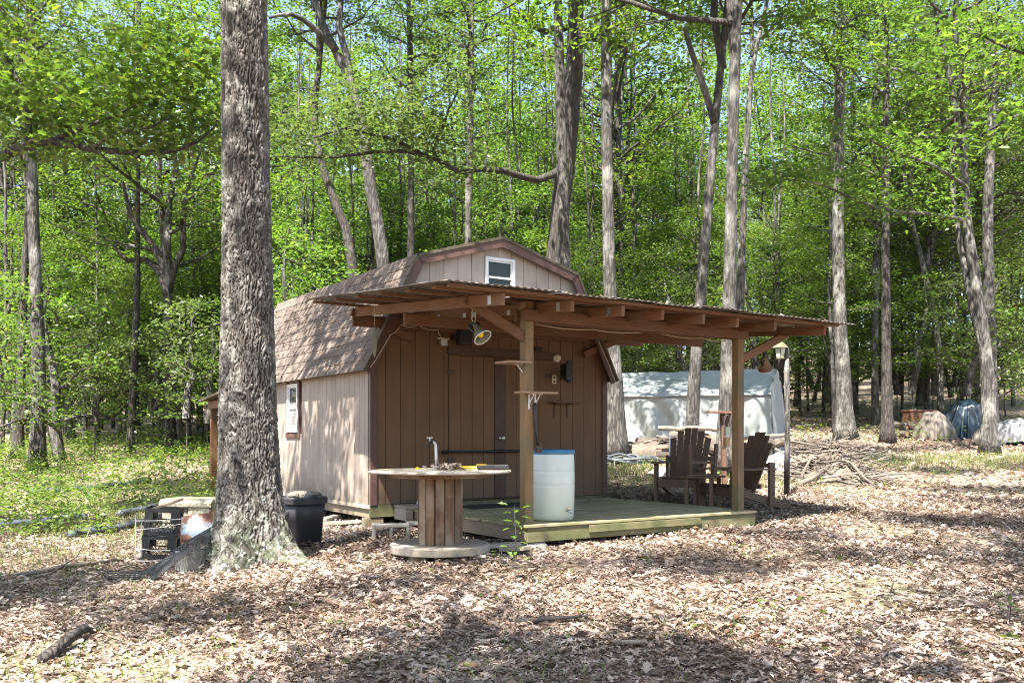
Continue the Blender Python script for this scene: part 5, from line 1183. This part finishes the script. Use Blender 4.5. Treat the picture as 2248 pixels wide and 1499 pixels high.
edge_tree('oak outside the left edge whose long limb crosses the upper left', (-8.6, 11.5, 0),
          [[(-420, 430, 11.5), (-200, 400, 11.3), (0, 345, 11), (60, 320, 10.9), (112, 310, 10.8), (200, 328, 10.6), (350, 336, 10.4), (430, 312, 10.3), (478, 272, 10.2)], [(112, 310, 10.8), (190, 278, 10.6), (262, 250, 10.4), (330, 210, 10.2)], [(60, 320, 10.9), (62, 250, 11), (40, 180, 11), (10, 120, 11)], [(200, 328, 10.6), (260, 290, 10.2), (330, 280, 10), (400, 240, 9.9)]],
          [[.1, .085, .065, .055, .05, .04, .03, .02, .008], [.03, .025, .018, .008], [.045, .04, .03, .02], [.02, .016, .012, .006]], 'bark_dark', 'leaf_oak', 3600, 31, 'v', 9.5, .6, .125, .75)
edge_tree('tree outside the right edge with bright leaves hanging into view', (8.2, 10.5, 0),
          [[(2600, 300, 10.5), (2420, 240, 10.5), (2300, 235, 10.5), (2200, 270, 10.4), (2150, 300, 10.4)], [(2420, 240, 10.5), (2300, 140, 10.6), (2200, 100, 10.7), (2120, 60, 10.7)]],
          [[.07, .05, .03, .02, .008], [.04, .03, .02, .008]], 'bark_grey', 'leaf_bright', 900, 32, 'w', 8.5, .8, .13, .15)
# shade trees over the clearing, behind and beside the photographer
for k, (x, y, key, cz, s, lb) in enumerate(((-7.2, -.8, 'v', 7.0, .85, 'oak behind the camera to the left, shading the foreground'), (4.2, -2.5, 'w', 7.0, 1.0, 'oak behind the camera to the right, shading the foreground'),
        (7.6, 3.6, 'v', 7.2, 1.0, 'oak right of the camera, shading the right ground'), (-8.6, 2.6, 'w', 7.5, .9, 'oak left of the camera, shading the left ground'),
        (-2.4, .8, 'w', 7.5, .85, 'oak just left of the camera, shading the centre ground'), (3.4, 2.2, 'v', 7.5, .9, 'oak beside the camera at right, shading the right ground'))):
    b = Vector((x, y, g(x, y))); root = thing('tree', lb, 'tree', b, 0)
    obj('trunk', trunk_mb([(0, 0, -.1), (.05, 0, 3), (0, .05, 6), (.05, 0, cz + 2)], [.26, .21, .19, .13], 12, k), 'bark_dark', root, smooth=True)
    crown_on(root, key, (0, 0, cz), k * 1.3, s)

# ================================================================== the wood behind
rg = random.Random(77); placed = []
def blocked(x, y, r):
    if any((x - a) ** 2 + (y - b) ** 2 < (r + c) ** 2 for a, b, c in placed): return True
    p = Vector((x, y, 0)) - SA; s, d = p.dot(U), p.dot(Vv)
    if -1.2 < s < 5.5 and -4.5 < d < 7.5: return True
    q = Vector((x - TA.x, y - TA.y, 0)); e = Vector((math.cos(tang), math.sin(tang), 0)); n = Vector((-e.y, e.x, 0))
    if -1.0 < q.dot(e) < TL + 1 and -4.0 < q.dot(n) < 1.0: return True
    return False
TRK = {}
for i, (bk, r, h) in enumerate((('bark_grey', .12, 11), ('bark_dark', .13, 11), ('bark_pale', .085, 10), ('bark_grey', .055, 6), ('bark_dark', .085, 10), ('bark_pale', .12, 12))):
    rr = random.Random(100 + i); x = y = 0; pts = []; rad = []
    for k in range(8):
        pts.append((x, y, -.15 + (h + 6) * k / 7)); rad.append(r * (1 - .11 * k)); x += rr.gauss(0, .07); y += rr.gauss(0, .07)
    mb = trunk_mb(pts, rad, 10, i)
    for k in range(4):
        z = rr.uniform(3, h); a = rr.uniform(0, 6.28); l = rr.uniform(.8, 2); u = z / (h + 6) * 7; j = int(u); p0 = Vector(pts[j]).lerp(Vector(pts[j + 1]), u - j)
        mb.tube([p0, p0 + Vector((math.cos(a) * l * .5, math.sin(a) * l * .5, l * .2)), p0 + Vector((math.cos(a) * l, math.sin(a) * l, l * .6))], [r * .25, r * .18, r * .08], 5, False)
    me = mesh_of(mb, bk, True, 'trunk'); recalc(me); TRK[i] = me
BINS = ((60, 'at the far left edge'), (270, 'just left of the forked tree'), (480, 'right of the forked tree'), (600, 'hidden by the big oak trunk'), (760, 'above the left shed roof'),
        (900, 'beside the curving grey trunk'), (1060, 'left of the shed gable'), (1200, 'over the gable window'), (1340, 'right of the black leaning tree'), (1520, 'over the left half of the tent'), (1640, 'over the right half of the tent'),
        (1760, 'behind the lantern pole'), (1850, 'left of the thick sunlit trunk'), (1950, 'right of the thick sunlit trunk'), (2060, 'behind the dark log heap'), (2170, 'behind the blue tarp'), (9999, 'at the far right edge'))
def place_words(pxx, Y):
    return ('at the wood edge ' if Y < 33 else ('further in ' if Y < 50 else 'deep in the wood ')) + next(w_ for lim, w_ in BINS if pxx < lim)
nt_ = 0; tries = 0
ZONES = ((-.56, -.27, 27, 34), (-.56, -.2, 30, 40), (-.3, .1, 25.5, 31), (-.26, .12, 27, 33), (.1, .56, 30, 38))
while nt_ < 285 and tries < 9000:
    tries += 1; edge = nt_ >= 205
    if edge: zz = ZONES[nt_ % 5]; Y = rg.uniform(zz[2], zz[3]); X = Y * rg.uniform(zz[0], zz[1])
    else: Y = (30 if nt_ < 165 else 27) + 48 * rg.random() ** .9; X = rg.uniform(-1, 1) * (.6 * Y + 4)
    if blocked(X, Y, .3 if edge else .75): continue
    pxx = CX + X / Y * F
    if Y < 25 and 1380 < pxx < 2248: continue
    placed.append((X, Y, .3 if edge else .75)); i = rg.randrange(6) if nt_ < 165 else 3; s = rg.uniform(.8, 1.3)
    side = 'left of the shed' if pxx < 600 else ('behind the shed' if pxx < 1340 else 'right of the shed')
    kind = ('slim grey', 'dark', 'slim pale', 'thin grey', 'thin dark', 'pale')[i]
    root = thing('forest_tree', '%s-barked %s tree %s' % (kind, 'low leafy' if i == 3 else 'tall', place_words(pxx, Y)), 'tree', (X, Y, g(X, Y) - .05), rg.uniform(0, 6.28), '%s-barked trees %s' % (kind, place_words(pxx, Y)))
    link('trunk', TRK[i], root, (0, 0, 0), (0, 0, 0), s)
    if i == 3: crown_on(root, rg.choice('mmn'), (0, 0, rg.uniform(.8, 4.2)), rg.uniform(0, 6), rg.uniform(.6, .95))
    else: crown_on(root, rg.choice('abcdabm'), (0, 0, rg.uniform(3.5, 7.5) * s), rg.uniform(0, 6), rg.uniform(.75, 1.1))
    nt_ += 1
ns_ = 0; tries = 0; SLOT = {}
while ns_ < 125 and tries < 9000:
    tries += 1; Y = 17 + 36 * rg.random(); X = rg.uniform(-1, 1) * (.58 * Y + 1) if ns_ < 120 else -rg.uniform(.25, .58) * Y
    pxx = CX + X / Y * F
    if blocked(X, Y, .2) or (Y < 27 and 1330 < pxx < 2330) or (Y < 20 and 100 < pxx): continue
    placed.append((X, Y, .3)); key = rg.choice('sst'); s = rg.uniform(.8, 1.5) if ns_ < 120 else rg.uniform(.8, 1.3); zc = rg.uniform(.25, 1.6) * s
    side = 'left of the shed' if pxx < 600 else ('behind the shed' if pxx < 1340 else 'right of the shed')
    root = thing('sapling', '%s young sapling %s' % ('leafy' if key == 's' else 'spindly', place_words(pxx, Y)), 'sapling', (X, Y, g(X, Y)), rg.uniform(0, 6.28), '%s saplings %s' % ('leafy' if key == 's' else 'spindly', place_words(pxx, Y)))
    obj('trunk', MB().tube([(0, 0, -.05), (.02, .01, zc * .5), (0, 0, zc)], [.022 * s, .018 * s, .015 * s], 6, False), 'bark_grey', root, smooth=True)
    crown_on(root, key, (0, 0, zc), rg.uniform(0, 6), s); ns_ += 1

def far_wood():
    rs = np.random.RandomState(55); n = 120000
    Y = rs.uniform(74, 104, n); X = rs.uniform(-1, 1, n) * 82; Zt = rs.beta(1.1, 1.25, n) * 27
    cl = np.c_[rs.uniform(-82, 82, 900), rs.uniform(74, 104, 900), rs.beta(1.2, 1.0, 900) * 44]
    i = rs.randint(0, 900, n); C = cl[i] + np.c_[rs.normal(0, 1.5, n), rs.normal(0, 1.2, n), rs.normal(0, .8, n)]
    C[: n // 5, 2] = rs.uniform(.1, 4, n // 5); C[:, 2] = np.maximum(C[:, 2], .2) + gz(np.clip(C[:, 0], -60, 60), C[:, 1])
    L = rs.uniform(.28, .55, n); V, Fc = leaf_geo(rs, C, L, L * .6, 1, .7, .2)
    o = link('far_wood', np_mesh('far_wood', V, Fc, 'leaf_cool')); tag(o, 'far-off green wood closing the view behind all trunks', 'woods', kind='stuff')
    m = MB()
    for k in range(170):
        x, y = rs.uniform(-75, 75), rs.uniform(72, 100); z = g(max(-60, min(60, x)), y); m.tube([(x, y, z - .3), (x + rs.normal(0, .3), y, z + 9), (x + rs.normal(0, .5), y, z + 20)], [.2, .16, .08], 6, False)
    tag(obj('far_trunks', m, 'bark_grey', None, smooth=True), 'mass of far-off trunks deep in the wood', 'woods', kind='stuff')
far_wood()

# ================================================================== floor cover
def litter():
    rs = np.random.RandomState(91)
    def pts(n, y0, y1, spread):
        Y = np.sqrt(rs.uniform(y0 * y0, y1 * y1, n)); X = rs.uniform(-1, 1, n) * (Y * .585 + spread); return X, Y
    for nm, n, y0, y1, ll, shp in (('close to the camera', 74000, 4.0, 7.6, .045, 'lobed'), ('around the deck', 130000, 7.6, 14, .047, 'diamond'), ('further off', 95000, 14, 33, .08, 'diamond')):
        X, Y = pts(n, y0, y1, .5)
        if nm == 'further off':
            keep = (rs.rand(n) < np.where((X / Y < -.28) & (Y > 13), .35, 1.0)); X, Y = X[keep], Y[keep]
        cl = .5 + .5 * np.sin(X * 2.3 + np.sin(Y * 1.7) * 2) * np.sin(Y * 1.9 + 1)
        bare = np.sin(X * 1.3 + 2.1 * np.sin(Y * .8)) + np.sin(Y * 1.7 + X * .6 + 1.0) + .6 * np.sin(X * 4.1 - Y * 3.3); kp = rs.rand(len(X)) < np.clip(1.25 - .55 * np.maximum(bare - .7, 0) / .6, .3, 1); X, Y, cl = X[kp], Y[kp], cl[kp]
        n = len(X); Z = gz(X, Y) + relief(X, Y) + rs.gamma(2.0, .0085, n) * (.6 + .8 * cl)
        L = ll * rs.lognormal(-.12, .42, n).clip(.3, 2.1); V, Fc = leaf_geo(rs, np.c_[X, Y, Z], L, L * rs.uniform(.35, .7, n), 1, .32, .22, shp, curl=.3)
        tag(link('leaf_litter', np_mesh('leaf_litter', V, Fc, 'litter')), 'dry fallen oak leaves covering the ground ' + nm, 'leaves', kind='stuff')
litter()
def grass():
    rs = np.random.RandomState(17); XS, YS = [], []
    def patch(px, Y, rx, ry, n):
        c = (px - CX) * Y / F; XS.append(rs.normal(c, rx, n)); YS.append(rs.normal(Y, ry, n))
    for a in ((200, 12.5, 1.6, 1.2, 2500), (60, 10, 1.2, 1.2, 1500), (380, 15, 1.4, 1.5, 2500), (150, 7.5, 1.0, .8, 300), (330, 6.2, .6, .5, 160), (1400, 15.5, .7, .8, 1600), (1960, 19, 2.6, .9, 2600), (2180, 20, 1.4, .8, 1500), (1650, 15, .7, .7, 500), (1120, 4.8, .5, .3, 160), (240, 5.0, .6, .3, 260), (1570, 5.6, .35, .25, 160), (500, 16.5, 1.6, 1.5, 2000)): patch(*a)
    X, Y = np.concatenate(XS), np.concatenate(YS); n = len(X); Z = gz(X, Y) + relief(X, Y)
    L = rs.uniform(.04, .13, n) * np.clip(Y / 11, .6, 1.5); W = rs.uniform(.003, .006, n); a = rs.uniform(0, 6.28, n); lean = rs.normal(0, .45, (n, 2))
    B = np.c_[X, Y, Z]; T = B + np.c_[lean * L[:, None], L]; s = np.c_[np.cos(a), np.sin(a), np.zeros(n)] * W[:, None]
    M = B + (T - B) * .55 + np.c_[-lean * L[:, None] * .12, L * .06]
    V = np.stack([B - s, B + s, M + s * .7, M - s * .7, T], 1).reshape(-1, 3); k = np.arange(n)[:, None] * 5
    Fc = np.concatenate([k + np.array([[0, 1, 2]]), k + np.array([[0, 2, 3]]), k + np.array([[3, 2, 4]])])
    tag(link('grass', np_mesh('grass', V, Fc, 'grass')), 'thin patches of short green grass among the leaves', 'grass', kind='stuff')
grass()
def undergrowth():
    rs = np.random.RandomState(23); C = []; Ls = []
    def sprig(x, y, h, n, r, ll):
        z = g(x, y)
        for k in range(n):
            a = rs.uniform(0, 6.28); q = rs.rand() ** .6 * r; C.append((x + q * math.cos(a), y + q * math.sin(a), z + h * rs.uniform(.25, 1))); Ls.append(ll * rs.uniform(.6, 1.3))
    for k in range(1800):
        px = rs.uniform(-60, 560); Y = rs.uniform(11.5, 31)
        if Y < 14 and px > 250: continue
        p = Vector((SA.x, SA.y)); x = (px - CX) * Y / F
        sprig(x, Y, rs.uniform(.12, .62), rs.randint(6, 18), rs.uniform(.12, .4), .08)
    for k in range(260):
        px = rs.uniform(1330, 2300); Y = rs.uniform(24, 42); sprig((px - CX) * Y / F, Y, rs.uniform(.15, .6), rs.randint(6, 16), rs.uniform(.15, .4), .1)
    for k in range(40):
        px = rs.uniform(1330, 2240); Y = rs.uniform(15, 21); sprig((px - CX) * Y / F, Y, rs.uniform(.08, .2), 8, .15, .06)
    for k in range(70):
        Y = rs.uniform(4.8, 9); sprig(rs.uniform(-.55, .55) * Y, Y, rs.uniform(.03, .07), 4, .06, .045)
    C = np.array(C); L = np.array(Ls); V, Fc = leaf_geo(rs, C, L, L * .55, 1, .45, .2, 'diamond')
    tag(link('undergrowth', np_mesh('undergrowth', V, Fc, 'leaf_oak')), 'low leafy green undergrowth covering the forest floor', 'undergrowth', kind='stuff')
undergrowth()
# seedlings one can pick out
def seedling(label, px, Y, h, n, ll, seed, spread=.09):
    rs = np.random.RandomState(seed); p = gpix(px, Y); t = thing('seedling', label, 'seedling', p, 0, 'seedlings in the leaves')
    obj('stem', MB().tube([(0, 0, -.02), (.01, 0, h * .5), (-.005, .01, h)], [.004, .003, .002], 5), 'bark_grey', t)
    for k in range(n):
        z = h * (.3 + .7 * (k + 1) / n); a = k * 2.4 + rs.uniform(-.3, .3); r = spread * rs.uniform(.6, 1.1)
        V, Fc = leaf_geo(rs, np.array([[math.cos(a) * r, math.sin(a) * r, z + .01]]), np.array([ll * rs.uniform(.8, 1.2)]), np.array([ll * .5]), 1, .3, .2, 'lobed', np.array([a]))
        link('leaf', np_mesh('leaf', V, Fc, 'leaf_bright'), t)
seedling('tall leafy seedling standing alone in the sun at the centre foreground', 1130, 6.9, .62, 18, .085, 1)
seedling('small green seedling right of the tall one, in shade', 1418, 7.6, .17, 7, .06, 2, .05)
seedling('low bright seedling near the right bottom of the picture', 2215, 5.6, .2, 6, .07, 3, .06)
seedling('broad bright seedling lit against the undergrowth left of the big trunk', 375, 16.5, 1.0, 22, .24, 4, .38)
seedling('small seedling at the foot of the spool table', 1100, 7.85, .13, 8, .06, 5, .09)
seedling('tiny seedling by the right end of the deck', 1415, 8.6, .14, 5, .05, 6, .05)
seedling('yellow-green seedling among twigs at the lower right', 1690, 5.9, .1, 5, .075, 7, .07)

def roof_leaves():
    rs = np.random.RandomState(64); C = []
    for k in range(240):       # lower left slope of the shed and the patio roof
        u = rs.rand() ** .7; y = rs.uniform(-.05, 4.8); x = -.08 + u * .68; z = 1.98 + u * 1.42
        C.append((x - .05, y, z + .055))
    for k in range(420):
        d = .04 + 3.3 * rs.rand() ** 1.5; x = rs.uniform(SX0, SX1); C.append((x, -d, zr(d) + .022))
    C = np.array(C); W = np.array([[U.x, Vv.x], [U.y, Vv.y]]) @ C[:, :2].T; P = np.c_[W[0] + SA.x, W[1] + SA.y, C[:, 2]]
    n = len(P); L = rs.uniform(.03, .075, n); V, Fc = leaf_geo(rs, P, L, L * .5, 1, .5, .25, 'diamond', curl=.3)
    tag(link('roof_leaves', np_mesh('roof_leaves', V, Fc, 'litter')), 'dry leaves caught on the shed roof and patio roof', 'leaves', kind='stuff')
roof_leaves()

def twig_litter():
    rs = np.random.RandomState(72); n = 2600; Y = np.sqrt(rs.uniform(16, 300, n)); X = rs.uniform(-1, 1, n) * (Y * .585 + .5)
    L = rs.uniform(.05, .32, n); a = rs.uniform(0, 6.28, n); d = np.c_[np.cos(a), np.sin(a), rs.normal(0, .12, n)]; sd = np.c_[-np.sin(a), np.cos(a), np.zeros(n)]
    r = rs.uniform(.0015, .0045, n)[:, None]; P = np.c_[X, Y, gz(X, Y) + relief(X, Y) + rs.uniform(.015, .04, n)]; up = np.array([[0, 0, 1.0]])
    A, B = P - d * L[:, None] / 2, P + d * L[:, None] / 2; M = P + sd * rs.normal(0, .09, n)[:, None] * L[:, None]
    ring = lambda C, k: [C + sd * r * k, C + up * r * 1.4 * k, C - sd * r * k]
    V = np.stack(ring(A, 1) + ring(M, .85) + ring(B, .5), 1).reshape(-1, 3); q = []
    for o in (0, 3):
        for k in range(3): q.append((o + k, o + (k + 1) % 3, o + 3 + (k + 1) % 3, o + 3 + k))
    Fc = (np.arange(n)[:, None, None] * 9 + np.array(q)[None]).reshape(-1, 4)
    tag(link('twig_litter', np_mesh('twig_litter', V, Fc, 'stick')), 'countless thin twigs scattered among the fallen leaves', 'twigs', kind='stuff')
twig_litter()
